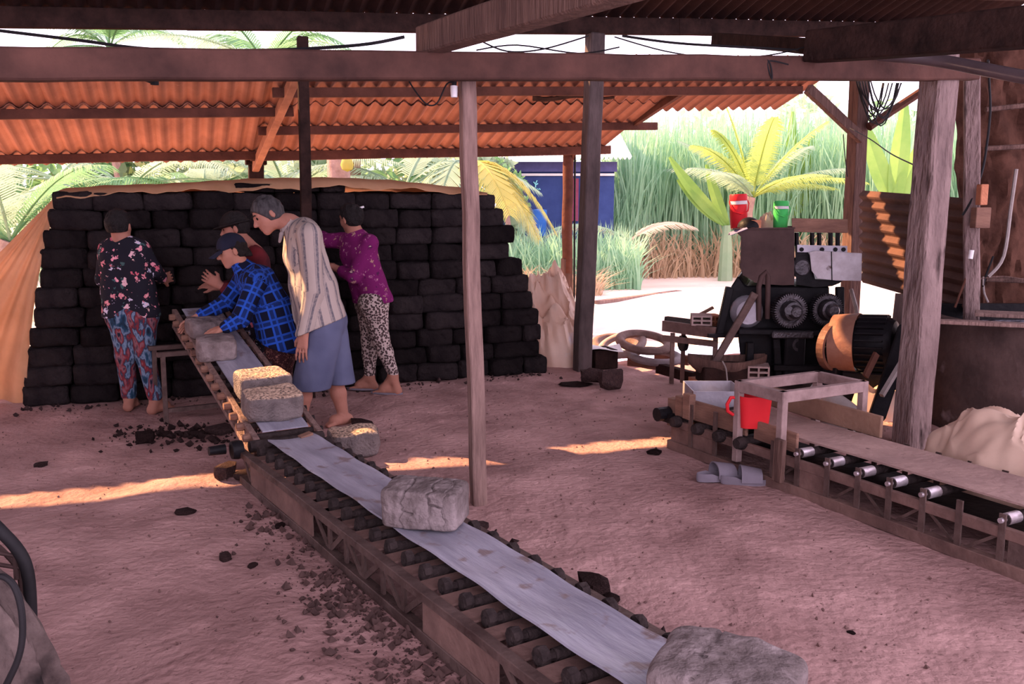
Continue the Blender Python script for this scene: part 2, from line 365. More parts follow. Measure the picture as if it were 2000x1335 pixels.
# ------------------------------------------------------------------ main roof (its eave hangs just above the lean-to)
zp = lin(Q(0, 55, 3.45), Q(1165, 67, 3.45))
main = thing('main_roof', S(0, 2, 0), 'dark underside of the main shed roof at the top edge', 'roof', None, 'structure')
def main_z(u, q): return zp(u)+.16+(3.45-q)*.30
HOLES = []
u = -9.0; k = 0
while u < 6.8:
    for (qa, qb) in ((0.9, 3.5), (-2.2, 1.05), (-5.4, -2.05)):  # last row is out of view, added to darken the inside
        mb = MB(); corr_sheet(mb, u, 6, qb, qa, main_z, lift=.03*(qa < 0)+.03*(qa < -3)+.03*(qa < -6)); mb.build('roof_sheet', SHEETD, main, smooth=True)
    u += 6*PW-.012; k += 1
for q, w, h in ((3.45, .07, .15), (2.75, .06, .09), (2.1, .06, .09), (1.4, .06, .09), (0.4, .06, .09), (-.8, .06, .09)):
    for ua, ub in ((-9, -1.2), (-1.25, 3.2), (3.15, 7.6)):
        z = (lambda uu: zp(uu)+h/2) if q == 3.45 else (lambda uu: main_z(uu, q)-.03-h/2)
        a, b = S(ua, q, 0), S(ub, q, 0); a.z, b.z = z(ua), z(ub)
        mb = MB(); mb.bar(a, b, w, h, QX, 5, .004); mb.build('eave_plate' if q == 3.45 else 'purlin', WOODD, main, bevel=.005)
# unseen wall added at the left to darken the inside of the shed
mb = MB()
def lw(a, b): p = S(-7.2, -5.4+8.5*a, 0); return Vector((p.x-.02*math.cos(a*2*math.pi*55), p.y, 3.4*b-.05))
mb.sheet(lw, 330, 1, .006)
tag(mb.build('shade_wall_left', SHEETV, None, smooth=True), 'corrugated wall added out of view at left to darken the shed', 'wall', None, 'structure')
# ------------------------------------------------------------------ posts and beams
def post(name, base, top, s, m, label, n=8, wob=.004, bevel=.006, taper=1.0, z0=-.25):
    mb = MB(); base = Vector(base); top = Vector(top); d = (top-base); b = base + d*(z0/d.z)
    mb.bar(b, top, s, s, UX, n, wob, taper); o = mb.build(name, m, None, bevel=bevel, label=label, cat='post', kind='structure', origin=base)
    return o
dA = A0.y
post('timber_post', A0, D(910, 112, dA+.06), .074, WOODP, 'weathered grey timber post standing alone in the middle of the floor', 10)
pB = P(1780, 872)
postB = post('concrete_post', pB, D(1836, 100, pB.y+.12), .172, CONC, 'thick cracked concrete post beside the round tank', 14, .006, .012)
pC = P(1137, 722)
post('concrete_post', pC, Q(1163, 66, uq(pC)[1]), .142, M('grey_post', (.13, .095, .09), (.05, .038, .036), scale=3, bump=.7, bscale=10, stretch=(3, 3, .8)), 'dark square post rising right of the clay stack', 10, .004, .01)
p6 = Q(604, 730, uq(pC)[1]-.28); p6.z = 0
post('timber_post', p6, Q(590, 72, uq(p6)[1]), .082, WOODD, 'slim dark timber post in front of the stack behind the striped shirt man', 8)
pE = Q(1656, 690, 3.5); pE.z = -.2
post('timber_post', pE, Q(1682, 75, 3.5), .15, WOOD, 'square timber post behind the machine carrying the coiled cables', 8)
pF = Q(1106, 640, 5.95); pF.z = -.05
fp = thing('timber_post', pF, 'reddish round post under the lean-to eave beside the cream tarp', 'post', None, 'structure')
tF = Q(1110, 296, 5.95); mF = lerp(pF, tF, .42)
mb = MB(); mb.tube([lerp(pF, tF, .34+.66*i/6)+Vector((random.uniform(-.006, .006), 0, 0)) for i in range(7)], .066, 10); mb.build('upper_log', WOODR, fp, smooth=True)
mb = MB(); mb.bar(pF-Vector((0, 0, .1)), mF, .125, .1, UX, 4, .004); mb.build('splice', WOOD, fp, bevel=.006)
mb = MB(); mb.cyl(Q(1121, 640, 5.93), Q(1123, 300, 5.93), .012, 6); mb.build('steel_rod', IRON, fp)
pS = Q(500, 700, 6.05); pS.z = -.05; tS = Q(500, 322, 6.05)
sp = thing('timber_post', pS, 'short capped post end showing above the stack under the lean-to eave', 'post', None, 'structure')
mb = MB(); mb.bar(pS, tS, .16, .14, UX, 3, .004); mb.build('shaft', WOODD, sp, bevel=.006)
mb = MB(); mb.box(tS+Vector((0, 0, .03)), (.22, .18, .06), UX); mb.build('cap_block', WOODD, sp, bevel=.006)
# tie beam along the first row of posts
bl, br = D(-330, 124, 3.45), D(1905, 136, 5.78)
mb = MB(); mb.bar(bl, br, .085, .128, QX, 26, .003); mb.build('tie_beam', M('tie_beam_wood', (.115, .052, .04), (.04, .02, .017), scale=3, bump=.5, bscale=16), None, bevel=.008, label='long horizontal tie beam crossing the whole shed on the front posts', cat='beam', kind='structure')
mb = MB(); mb.bar(D(830, 82, dA-.05), lerp(D(830, 82, dA-.05), D(1330, -75, 2.7), 1.7), .10, .13, UX, 6, .003); mb.build('cross_beam', WOOD, None, bevel=.008, label='pale cross beam running from the lone post up out of frame', cat='beam', kind='structure')
mb = MB(); mb.bar(D(1585, 92, 5.2), lerp(D(1585, 92, 5.2), D(2160, 40, 3.7), 1.6), .12, .17, None, 6, .003); mb.build('cross_beam', WOODD, None, bevel=.008, label='heavy dark beam in the top right corner above the concrete post', cat='beam', kind='structure')
mb = MB(); mb.bar(D(1600, 92, 5.5), D(1400, 75, 7.6), .09, .09, None, 4, .003); mb.build('cross_beam', WOODD, None, label='thin dark beam behind the tie beam at upper right', cat='beam', kind='structure')
pts = [D(1716, 106, 5.36), D(1830, 118, 5.2), D(1930, 137, 4.95), D(2090, 168, 4.6), D(2600, 268, 3.7)]
mb = MB(); mb.path(pts, .036, 10); mb.build('steel_pipe', M('pipe_paint', (.10, .07, .075), (.06, .045, .05), bump=.1, rough=.3, spec=.6), None, smooth=True, label='glossy dark pipe slanting along the top right corner', cat='pipe')
# struts on the rear right post
tE = Q(1676, 270, 3.44)
mb = MB(); mb.bar(Q(1578, 172, 3.4), Q(1684, 272, 3.38), .07, .10, QX, 4, .004); mb.build('brace_strut', WOOD, None, bevel=.006, label='left diagonal strut of the rear right post', cat='strut', kind='structure')
mb = MB(); mb.tube([Q(1697, 248, 3.38), Q(1740, 218, 3.36), Q(1795, 182, 3.3), Q(1850, 140, 3.25)], .045, 8); mb.build('brace_strut', WOODR, None, smooth=True, label='round right strut of the rear right post with cable over it', cat='strut', kind='structure')
# fittings on the beam
cl = thing('hanging_clamp', D(295, 150, 4.05), 'small black clamp hanging under the tie beam at left', 'clamp')
mb = MB(); mb.cyl(D(298, 100, 4.0), D(298, 158, 4.0), .006, 6); mb.build('wire_loop', CABLE, cl)
mb = MB(); mb.tube([D(283, 153, 4.0), D(296, 158, 4.0), D(306, 160, 4.0)], .012, 8); mb.lathe(D(302, 160, 4.0), [(.0, -.012), (.018, -.012), (.018, .012), (0, .012)], 10); mb.build('clip', CABLE, cl)
sw = thing('lamp_holder', D(886, 180, dA+.05), 'small white lamp holder on the lone post under the tie beam', 'lamp holder')
mb = MB(); mb.lathe(D(887, 190, dA+.03), [(0, 0), (.016, 0), (.018, .03), (.018, .055), (0, .055)], 12); mb.build('socket', WHITE, sw, smooth=True)
mb = MB(); mb.lathe(D(887, 168, dA+.03), [(0, 0), (.012, 0), (.012, .03), (0, .03)], 10); mb.build('cap', CABLE, sw, smooth=True)
mb = MB(); mb.path([D(780, 112, dA-.2), D(800, 160, dA), D(826, 197, dA), D(842, 206, dA), D(856, 198, dA), D(872, 165, dA), D(885, 160, dA)], .004, 5); mb.build('lamp_wire', CABLE, None, label='thin wire looping under the tie beam beside the lone post', cat='wire')
# ------------------------------------------------------------------ lumpy clay blocks and clods
def cube_grid(n):
    """unit cube surface [-.5,.5]^3 as welded grid"""
    idx = {}; v = []; f = []
    def vid(p):
        k = tuple(round(c*n) for c in p)
        if k not in idx: idx[k] = len(v); v.append(p)
        return idx[k]
    for ax in range(3):
        for sg in (-.5, .5):
            for i in range(n):
                for j in range(n):
                    q = []
                    for a, b in ((i, j), (i+1, j), (i+1, j+1), (i, j+1)):
                        p = [0, 0, 0]; p[ax] = sg; p[(ax+1) % 3] = a/n-.5; p[(ax+2) % 3] = b/n-.5; q.append(vid(tuple(p)))
                    f.append(q if sg > 0 else q[::-1])
    return np.array(v), f
def block_mesh(name, n, size, amp, seed, m, pw=7.0, freq=5.0, base_z=True, smooth=True, extra=None):
    v, f = cube_grid(n); size = np.array(size)
    nrm = (np.abs(v*2)**pw).sum(1)**(1/pw)
    v = v*2/nrm[:, None]/2
    p = v*size
    d = v/np.linalg.norm(v, axis=1)[:, None]
    p = p + d*(fbm(p*freq+seed*3.7, 3, seed)*amp)[:, None]
    if extra is not None: p = extra(p)
    if base_z: p[:, 2] = np.maximum(p[:, 2], -size[2]/2+.004); p[:, 2] += size[2]/2
    me = bpy.data.meshes.new(name); me.from_pydata(p.tolist(), [], [list(q) for q in f]); me.materials.append(m)
    if smooth: me.polygons.foreach_set('use_smooth', [True]*len(me.polygons))
    me.update(); return me
def place(name, me, loc, rz=0.0, sc=(1, 1, 1), label=None, cat=None, group=None, tilt=(0, 0), mat=None):
    o = bpy.data.objects.new(name, me); COL.objects.link(o); o.location = Vector(loc); o.rotation_euler = (tilt[0], tilt[1], rz); o.scale = sc
    return tag(o, label, cat, group)
ORD = ['zeroth', 'first', 'second', 'third', 'fourth', 'fifth', 'sixth', 'seventh', 'eighth', 'ninth', 'tenth', 'eleventh', 'twelfth', 'thirteenth', 'fourteenth', 'fifteenth', 'sixteenth', 'seventeenth']
SB0, SB1 = P(36, 799), P(1078, 728)
sd = (SB1-SB0); SLEN = sd.length; sd.normalize(); sn = Vector((-sd.y, sd.x, 0))
BV = [block_mesh('clay_block', 5, (1, 1, 1), .0, 40+i, CLAY, 9.0, base_z=False) for i in range(1)]
def brick_var(i): return block_mesh('clay_block', 6, (.34, .30, .15), .016, 50+i, CLAY, 9.0, 7.0)
BV = [brick_var(i) for i in range(9)]
NC = 11; CH = .151
def stack_ends(c):
    """left and right end of course c along the front, from the photo's outline"""
    z = (c+.5)*CH
    yl = [(799, 36), (760, 42), (690, 52), (620, 62), (560, 70), (500, 74), (450, 82), (400, 92), (370, 104)]
    yr = [(728, 1076), (690, 1064), (655, 1060), (620, 1057), (585, 1050), (555, 1040), (525, 1030), (495, 1021), (468, 1016), (440, 1003), (410, 987), (380, 972)]
    def ends(lst, back):
        best = None
        for k in range(len(lst)-1):
            for t in (0, .25, .5, .75):
                py = lst[k][0]+(lst[k+1][0]-lst[k][0])*t; px = lst[k][1]+(lst[k+1][1]-lst[k][1])*t
                # intersect pixel ray with the front plane
                r = ray(px, py); tt = (SB0-C0).dot(sn)/r.dot(sn); p = C0+r*tt
                e = abs(p.z-z)
                if best is None or e < best[0]: best = (e, (p-SB0).dot(sd))
        return best[1]
    return ends(yl, 0), ends(yr, 0)
rr = random.Random(11)
top_extra = 0
for c in range(NC+1):
    a, b = stack_ends(min(c, NC-1))
    if c == NC:                                    # part-filled top course, higher towards the middle
        a, b = a+1.35, b-1.35
    x = a; k = 0; cells = []
    while x < b-.14:
        Lb = rr.uniform(.29, .40)
        if b-(x+Lb) < .17: Lb = b-x
        Lb = min(Lb, .46); cells.append((x, Lb)); x += Lb
    n = len(cells)
    for k, (x0, Lb) in enumerate(cells):
        last = (k == n-1)
        pos = SB0 + sd*(x0+Lb/2) + sn*(.165+.012*c+rr.uniform(-.035, .03)) + Vector((0, 0, c*CH-.004))
        hz = 1.05*rr.uniform(.98, 1.05)
        where = 'bottom course' if c == 0 else ('topmost course' if c == NC else ORD[c+1]+' course up')
        kth = 'at the left end' if k == 0 else ('at the right end' if last else ORD[k+1]+' from the left')
        place('clay_block', BV[rr.randrange(9)], pos, PHI+(math.pi if rr.random() < .5 else 0)+rr.uniform(-.03, .03), ((Lb-.001)/.34, 1.0, CH*(hz if c < NC-1 else .97)/.15*(.5 if c == NC else 1)),
              'dark raw clay block, %s in the stack\'s %s' % (kth, where), 'clay block', 'stacked clay blocks of the long wall', (rr.uniform(-.04, .04), rr.uniform(-.035, .035)))
# the inner layer, mostly unseen, added to keep light out of the joints
for c in range(NC):
    a, b = stack_ends(c); x = a+.02; k = 0
    while x < b-.1:
        Lb = min(rr.uniform(.42, .5), b-x)
        if Lb < .2: break
        pos = SB0+sd*(x+Lb/2)+sn*(.53+.012*c)+Vector((0, 0, c*CH-.004))
        place('clay_block', BV[rr.randrange(9)], pos, PHI+rr.uniform(-.02, .02), ((Lb+.004)/.34, 1.40, CH*1.05/.15),
              'raw clay block of the rear layer, %s from the left, %s course up' % (ORD[k+1], ORD[c+1]), 'clay block', 'clay blocks of the rear layer')
        x += Lb; k += 1
# ------------------------------------------------------------------ tarps on the stack
def st(x, qd, z): return SB0+sd*x+sn*qd+Vector((0, 0, z))
def front_pt(px, py, off=0.0):
    r = ray(px, py); tt = ((SB0-C0).dot(sn)+off)/r.dot(sn); return C0+r*tt
def px_interp(px, pts): return float(np.interp(px, [p[0] for p in pts], [p[1] for p in pts]))
SIL = [(110, 374), (125, 368), (200, 362), (330, 358), (500, 348), (640, 346), (760, 351), (900, 366), (952, 376)]
RIM = [(110, 388), (200, 379), (330, 372), (500, 371), (640, 364), (800, 369), (900, 376), (952, 384)]
def cover(a, b):
    px = 110+842*a
    f_ = front_pt(px, px_interp(px, RIM)+3*math.sin(px*.045)+1.5*math.sin(px*.13), -.02+.012*NC); p_ = front_pt(px, px_interp(px, SIL), .45)
    x = (f_-SB0).dot(sd); e = front_pt(px, px_interp(px, SIL)+3, 1.1); e.z -= .15
    t = min(1, b/.45)
    p = lerp(f_, p_, math.sin(t*math.pi/2)**.8) if b < .45 else lerp(p_, e, (b-.45)/.55)
    p = f_.lerp(Vector((p_.x, p_.y, f_.z)), t) if b < .45 else Vector((p.x, p.y, p.z))
    if b < .45: p.z = f_.z+(p_.z-f_.z)*math.sin(t*math.pi/2)**.55
    return p+Vector((0, 0, .006*math.sin(px*.09+b*5)*b))
mb = MB(); mb.sheet(cover, 90, 14, .005)
mb.build('stack_cover_tarp', TARP, None, smooth=True, label='tan tarpaulin laid over the top of the clay stack', cat='tarp')
def curtain(a, b):
    ap = front_pt(116, 376, .14); e_ = [(20, 760), (-60, 775), (-150, 772), (-260, 765)]
    px = -330*a+56; off = .16+.65*a
    bt = front_pt(px, 786-20*a, off); bt.z = max(bt.z, .02)
    ap = ap+sd*(-.02*a)+sn*.15*a
    # right edge follows the stack's left end: bow inwards
    p = lerp(ap, bt, b)
    bow = math.sin(min(1, b)*math.pi)*(-.06)*(1-a)
    fold = (.045*math.sin(17*a+1.5*b)+.025*math.sin(41*a-3*b+1))*(b**.8)
    bul = .10*math.exp(-((b-.84)/.10)**2)*(.6+.5*math.sin(9*a+2))
    wr = .018*float(vnoise(np.array([[a*14, b*9, .7]]), 12)[0])*b
    return p - sn*(fold+bul+wr) + sd*bow + Vector((0, 0, .015*math.sin(20*a+6*b)*b*(1-b)))
mb = MB(); mb.sheet(curtain, 60, 44, .005)
mb.build('side_tarp', TARP, None, smooth=True, label='orange glowing tarpaulin hanging off the left end of the clay stack', cat='tarp')
def heap(name, base, rx, ry, hz, seed, m, label, cat, n=40, fold=.10, ang=0.0, freq=2.2, prof=.8):
    base = Vector(base); ca, sa = math.cos(ang), math.sin(ang)
    V = []; 
    mb = MB()
    def fn(a, b):
        th = 2*math.pi*a; r = b
        x, y = rx*r*math.cos(th), ry*r*math.sin(th)
        nv = float(fbm(np.array([[x*freq/rx*1.3+seed, y*freq/ry*1.3, seed*.7]]), 4, seed)[0])
        rid = 1-abs(float(vnoise(np.array([[x*freq*1.8/rx+seed*2, y*freq*1.2/ry, 1.3]]), seed+5)[0]))*2
        z = hz*(1-r**2.4)**prof*(1+.35*nv) + fold*hz*rid*(1-r**3)
        k = 1+.12*nv
        return base+Vector(((x*ca-y*sa)*k, (x*sa+y*ca)*k, max(0.0, z)))
    g = mb.sheet(fn, n, n//2)
    return mb.build(name, m, None, smooth=True, label=label, cat=cat, origin=base)
def crumple(base, rx, ry, hz, ang, seed, m, label, cat, name, n=110, cr=.16, skew=(0, 0), fr=1.0):
    base = Vector(base); ca_, sa_ = math.cos(ang), math.sin(ang); nb = n//2
    a, b = np.meshgrid(np.linspace(0, 1, n+1), np.linspace(0, 1, nb+1), indexing='ij'); th = 2*math.pi*a
    x, y = rx*b*np.cos(th), ry*b*np.sin(th)
    P3 = np.stack([x/rx*1.6+seed, y/rx*1.6, np.full_like(x, seed*.37)], -1)*fr
    n1 = fbm(P3, 3, seed); wv = P3+.25*np.stack([fbm(P3*1.7, 2, seed+3), fbm(P3*1.7, 2, seed+4), 0*x], -1)
    ridge = np.zeros_like(x); am = 1.0
    for k in range(3):
        v = (1-np.abs(vnoise(wv*(1.05*1.8**k)*np.array([1, 1.3, 1]), seed+11+k))); ridge += am*v**3.2; am *= .5
    z = hz*(np.clip(1-b**2.4, 0, 1)**.75)*(1+.25*n1) + hz*cr*(ridge-.4)*(1-b**5)
    k_ = 1+.13*n1*b+.05*ridge*b; X = x*k_+skew[0]*z; Y = y*k_+skew[1]*z
    pts = np.stack([base.x+X*ca_-Y*sa_, base.y+X*sa_+Y*ca_, np.maximum(base.z+.005, base.z+z)], -1)
    mb = MB(); mb.sheet(lambda A, B: pts[int(round(A*n)), int(round(B*nb))], n, nb)
    o = mb.build(name, m, None, smooth=True, label=label, cat=cat, origin=base); return o
_pb = D(1082, 690, 9.0); _pb.z = -.04
crumple(_pb, .36, .5, .82, .2, 4, TARPC, 'crumpled cream plastic sheet heaped behind the right end of the stack', 'plastic sheet', 'plastic_sheet_heap', 100, .26, (-.12, 0))
# ------------------------------------------------------------------ big clay blocks on the conveyors
def cracks(p, seed, n=3):
    r = random.Random(seed); out = p.copy(); nn = p/np.linalg.norm(p, axis=1)[:, None]; amp = np.zeros(len(p))
    for c in range(n):
        a = (-.07, .045, .115, .0)[c % 4]; w = (.0042, .0036, .003, .003)[c % 4]
        q = np.stack([p[:, 2]*26+c*9, p[:, 1]*14, np.full(len(p), seed*.3)], 1)
        line = a + .022*vnoise(q, seed+c) + .010*vnoise(q*2.7, seed+c+5)
        top = np.clip((p[:, 2]+.09)/.06, 0, 1) if c == 1 else 1
        amp = np.maximum(amp, np.exp(-((p[:, 0]-line)/w)**2)*(.6+.5*vnoise(q*1.3, seed+c+9))*top)
        if c < 2:                                  # a side branch
            l2 = -.01+.03*c+.012*vnoise(np.stack([p[:, 0]*30, p[:, 1]*10, p[:, 0]*0+c], 1), seed+c+2); m_ = (p[:, 0] > line)*(p[:, 0] < line+.05)
            amp = np.maximum(amp, np.exp(-((p[:, 2]-l2)/w)**2)*.7*m_)
    return out - nn*(np.clip(amp, 0, 1)*.026)[:, None]
HUSK = M('clay_husk', (0.30, 0.25, 0.245), (0.15, 0.12, 0.115), scale=9, bump=.9, bscale=17)
def husk_mat():
    m = bpy.data.materials.new('husk_topped_clay'); t = nt(m); out = node(t, 'ShaderNodeOutputMaterial'); b = node(t, 'ShaderNodeBsdfPrincipled')
    tc = node(t, 'ShaderNodeTexCoord'); g = node(t, 'ShaderNodeNewGeometry'); sx = node(t, 'ShaderNodeSeparateXYZ'); L(t, g, 'True Normal', sx, 0)
    r0 = ramp(t, [(.55, (0, 0, 0)), (.75, (1, 1, 1))]); L(t, sx, 'Z', r0, 0)
    n1 = node(t, 'ShaderNodeTexNoise'); n1.inputs['Scale'].default_value = 10; n1.inputs['Detail'].default_value = 6; L(t, tc, 'Object', n1, 'Vector')
    r1 = ramp(t, [(.3, (.09, .07, .068)), (.7, (.22, .18, .17))]); L(t, n1, 'Fac', r1, 0)
    n2 = node(t, 'ShaderNodeTexNoise'); n2.inputs['Scale'].default_value = 70; n2.inputs['Detail'].default_value = 4; L(t, tc, 'Object', n2, 'Vector')
    r2 = ramp(t, [(.36, (.13, .09, .07)), (.5, (.50, .34, .24)), (.66, (.68, .50, .36))]); L(t, n2, 'Fac', r2, 0)
    mx = node(t, 'ShaderNodeMixRGB'); L(t, r0, 0, mx, 0); L(t, r1, 0, mx, 1); L(t, r2, 0, mx, 2); L(t, mx, 0, b, 'Base Color')
    bu = node(t, 'ShaderNodeBump'); bu.inputs['Strength'].default_value = .9; bu.inputs['Distance'].default_value = .02; L(t, n2, 'Fac', bu, 'Height'); L(t, bu, 0, b, 'Normal')
    b.inputs['Roughness'].default_value = .9; L(t, b, 0, out, 0); return m
HUSKM = husk_mat()
# ------------------------------------------------------------------ the front conveyor
CA = P(528, 862, .245); CB = P(1262, 1362, .245)     # left edge of the belt, far and near end
cdir = (CB-CA).normalized(); cn = Vector((-cdir.y, cdir.x, 0)); cn = cn if cn.x > 0 else -cn    # cn points to the right side
CL = (CB-CA).length+.35; BW = .27
def cv(t, s, z): p = CA+cdir*t+cn*s; return Vector((p.x, p.y, z))
conv = thing('belt_conveyor', cv(CL/2, BW/2, 0), 'long low belt conveyor with grey rubber belt crossing the foreground', 'conveyor')
mb = MB(); mb.sheet(lambda a, b: cv(-.05+a*(CL+.05), b*BW+.004*math.sin(a*23), .246-.012*math.sin(b*math.pi)+.003*math.sin(a*60)), 90, 6, .009); mb.build('belt', BELT, conv, smooth=True)
mb = MB(); mb.sheet(lambda a, b: cv(-.02+a*CL, .02+b*(BW-.04), .13), 10, 2, .008); mb.build('return_belt', M('belt_underside', (.10, .085, .085), bump=.2), conv)
nr = int(CL/.15)
for i in range(nr):
    t = .04+i*.15
    mb = MB(); mb.cyl(cv(t, -.02, .196), cv(t, BW+.02, .196), .022, 10); r_ = mb.build('roller', ROLLD, conv, smooth=True)
    for s0, s1 in ((-.085, -.02), (BW+.02, BW+.07)):
        mb = MB(); mb.cyl(cv(t, s0, .198), cv(t, s1, .196), .019+random.uniform(-.003, .006), 7)
        mb.lathe(cv(t, s0+.02 if s0 < 0 else s1-.02, .206), [(.0, -.018), (.03, -.015), (.033, 0), (.03, .017), (0, .02)], 8, cn); mb.build('roller_end', ROLLD, r_, smooth=True)
for s, nm in ((-.13, 'left'), (BW+.08, 'right')):
    mb = MB(); mb.bar(cv(-.1, s, .178), cv(CL, s, .178), .045, .035, cn, 10, .0015); mb.build('top_rail', STEEL, conv, bevel=.003)
    mb = MB(); mb.bar(cv(-.1, s, .025), cv(CL, s, .025), .045, .045, cn, 10, .0015); mb.build('bottom_rail', STEEL, conv, bevel=.003)
    segs = [(-.08, .06, 'br'), (.10, 1.02, 'pl'), (1.02, 2.12, 'br'), (2.12, 2.62, 'pl'), (2.62, 4.2, 'br')]
    for t0, t1, k in segs:
        t1 = min(t1, CL)
        if k == 'pl':
            mb = MB(); mb.bar(cv(t0, s-.012, .098), cv(t1, s-.012, .098), .008, .15, cn, 6, .001); mb.build('side_plate', STEELB if s < 0 else STEEL, conv)
        else:
            n = max(1, round((t1-t0)/.19)); 
            for j in range(n):
                ta, tb = t0+(t1-t0)*j/n, t0+(t1-t0)*(j+1)/n
                za, zb = (.165, .045) if j % 2 == 0 else (.045, .165)
                mb = MB(); mb.bar(cv(ta, s, za), cv(tb-.02, s, zb), .008, .024, cn); mb.build('brace', STEEL, conv)
                mb = MB(); mb.bar(cv(tb, s, .03), cv(tb, s, .175), .012, .026, cn); mb.build('upright', STEEL, conv)
for i in range(int(CL/.15)):                          # cross ties under the rollers
    t = .11+i*.15
    mb = MB(); mb.bar(cv(t, -.13, .185), cv(t, BW+.08, .185), .085, .008, cdir); mb.build('cross_tie', STEELB, conv)
mb = MB(); mb.cyl(cv(-.06, -.10, .215), cv(-.06, BW+.06, .215), .034, 14); mb.build('end_drum', ROLLD, conv, smooth=True)
mb = MB(); mb.lathe(cv(-.10, -.16, .20), [(0, -.03), (.05, -.03), (.055, .0), (.05, .03), (0, .03)], 14, cn); mb.lathe(cv(-.15, -.26, .20), [(0, -.04), (.026, -.04), (.03, .05), (0, .05)], 10, cn); mb.build('bearing', IRON, conv, smooth=True)
# ------------------------------------------------------------------ the rising conveyor up to the stack
RA = P(497, 868, .20); RB = D(343, 622, 6.75); RAr = P(592, 852, .26)
rdir = (RB-RA).normalized(); rn = Vector((-rdir.y, rdir.x, 0)); rn = (rn if rn.x > 0 else -rn).normalized(); rup = rn.cross(rdir) if rn.cross(rdir).z > 0 else rdir.cross(rn)
RL = (RB-RA).length; RW = .27
def rv(t, s, h=0.0): return RA+rdir*t+rn*s+rup*h
rise = thing('belt_conveyor', Vector((rv(RL/2, RW/2).x, rv(RL/2, RW/2).y, 0)), 'inclined belt conveyor carrying clay blocks up to the dark stack', 'conveyor')
mb = MB(); mb.sheet(lambda a, b: rv(.02+a*RL, .05+b*RW, .06), 40, 5, .009); mb.build('belt', BELT, rise, smooth=True)
for s in (0.0, RW+.10):
    mb = MB(); mb.bar(rv(-.05, s, .045), rv(RL+.05, s, .045), .035, .03, rn, 8, .001); mb.build('top_rail', WOODP, rise, bevel=.003)
    mb = MB(); mb.bar(rv(-.05, s, -.075), rv(RL+.05, s, -.075), .035, .03, rn, 8, .001); mb.build('bottom_rail', WOODP, rise, bevel=.003)
    for i in range(13):
        t = i*RL/12
        mb = MB(); mb.bar(rv(t, s, -.07), rv(t+(.05 if i % 2 else -.05), s, .045), .012, .022, rn); mb.build('upright', WOODP, rise)
for i in range(15):
    t = .03+i*RL/14.6
    mb = MB(); mb.cyl(rv(t, -.04, .03), rv(t, RW+.14, .03), .020, 9); ro = mb.build('roller', ROLLD, rise, smooth=True)
    mb = MB(); mb.lathe(rv(t, -.03, .034), [(0, -.03), (.022, -.028), (.026, 0), (.02, .022), (0, .024)], 8, rn); mb.build('roller_end', BOARD, ro, smooth=True)
mb = MB(); mb.bar(P(585, 855, .235), P(608, 846, .25), .05, .02); mb.build('joint_plate', BOARD, rise)
# stand under its upper end
SF = P(325, 829)
stand = thing('conveyor_stand', SF, 'narrow steel trestle holding the upper end of the inclined conveyor', 'stand')
sdx = rn.copy(); zt = RB.z-.20
s0, s1 = rv(RL*.80, -.06), rv(RL*.80, RW+.16); d_top = Vector((SF.x, SF.y, 0))
fa = Vector((SF.x, SF.y, 0)); fb = fa+rn*.5
ta = D(318, 692, SF.y+.04); tb = ta+rn*.5+Vector((0, 0, .0)); tb.z = ta.z
for a, b in ((fa, ta), (fb, tb)):
    mb = MB(); mb.bar(a, b, .03, .04, rn); mb.build('leg', STEEL, stand, bevel=.003)
    b2 = rdir.copy(); b2.z = 0; b2 = b2.normalized()*.42
    mb = MB(); mb.bar(a+b2, b+b2*.8, .03, .04, rn); mb.build('leg', STEEL, stand, bevel=.003)
mb = MB(); mb.bar(ta-rn*.04, tb+rn*.04, .04, .035); mb.build('top_bar', STEEL, stand, bevel=.003)
mb = MB(); mb.bar(ta+b2*.8-rn*.04, tb+b2*.8+rn*.04, .04, .035); mb.build('top_bar', STEEL, stand, bevel=.003)
mb = MB(); mb.bar(lerp(fa, ta, .2), lerp(fb, tb, .2), .03, .03); mb.build('stretcher', STEEL, stand)
# ------------------------------------------------------------------ the right conveyor
GA = P(1308, 874); GB = P(2080, 1166)
gdir = (GB-GA); gdir.z = 0; GLen = gdir.length+.9; gdir.normalize(); gn = Vector((-gdir.y, gdir.x, 0)); gn = gn if gn.x > 0 else -gn
def gv(t, s, z): p = GA+gdir*t+gn*s; return Vector((p.x, p.y, z))
def g_t(px, py, z=.2, s=0.0):
    """length along the conveyor where pixel column px meets its near side"""
    lo, hi = -.5, 4
    best = min((abs(1000+F_PX*proj(gv(x/200, s, z))[0]-px), x/200) for x in range(-100, 800)); return best[1]
def proj(p):
    d = p-C0; zc = d.dot(_fw); return d.x/zc, d.dot(_up)/zc
right = thing('belt_conveyor', gv(GLen/2, .25, 0), 'dusty belt conveyor on the right with a brown belt and steel side frame', 'conveyor')
GW = .38; gs = .12
mb = MB(); mb.sheet(lambda a, b: gv(.25+a*(GLen-.1), gs+b*GW, .288-.008*math.sin(b*math.pi)-.01*(1-a)), 60, 6, .010); mb.build('belt', BELTD, right, smooth=True)
mb = MB(); mb.sheet(lambda a, b: gv(.1+a*(GLen), gs+.02+b*(GW-.04), .13), 10, 2, .008); mb.build('return_belt', IRON, right)
for s in (0.0, gs+GW+.10):
    mb = MB(); mb.bar(gv(-.02, s, .175), gv(GLen, s, .185), .03, .05, gn, 8, .001); mb.build('top_rail', STEELB, right, bevel=.003)
    mb = MB(); mb.bar(gv(0, s, .03), gv(GLen, s, .03), .05, .06, gn, 8, .001); mb.build('bottom_rail', STEELB, right, bevel=.003)
    mb = MB(); mb.bar(gv(.02, s-.004, .10), gv(.42, s-.004, .10), .006, .12, gn); mb.build('side_plate', STEELB, right)
tr_up = [g_t(x, 0, .15) for x in (1513, 1560, 1618, 1678, 1739, 1805, 1877, 1960)]
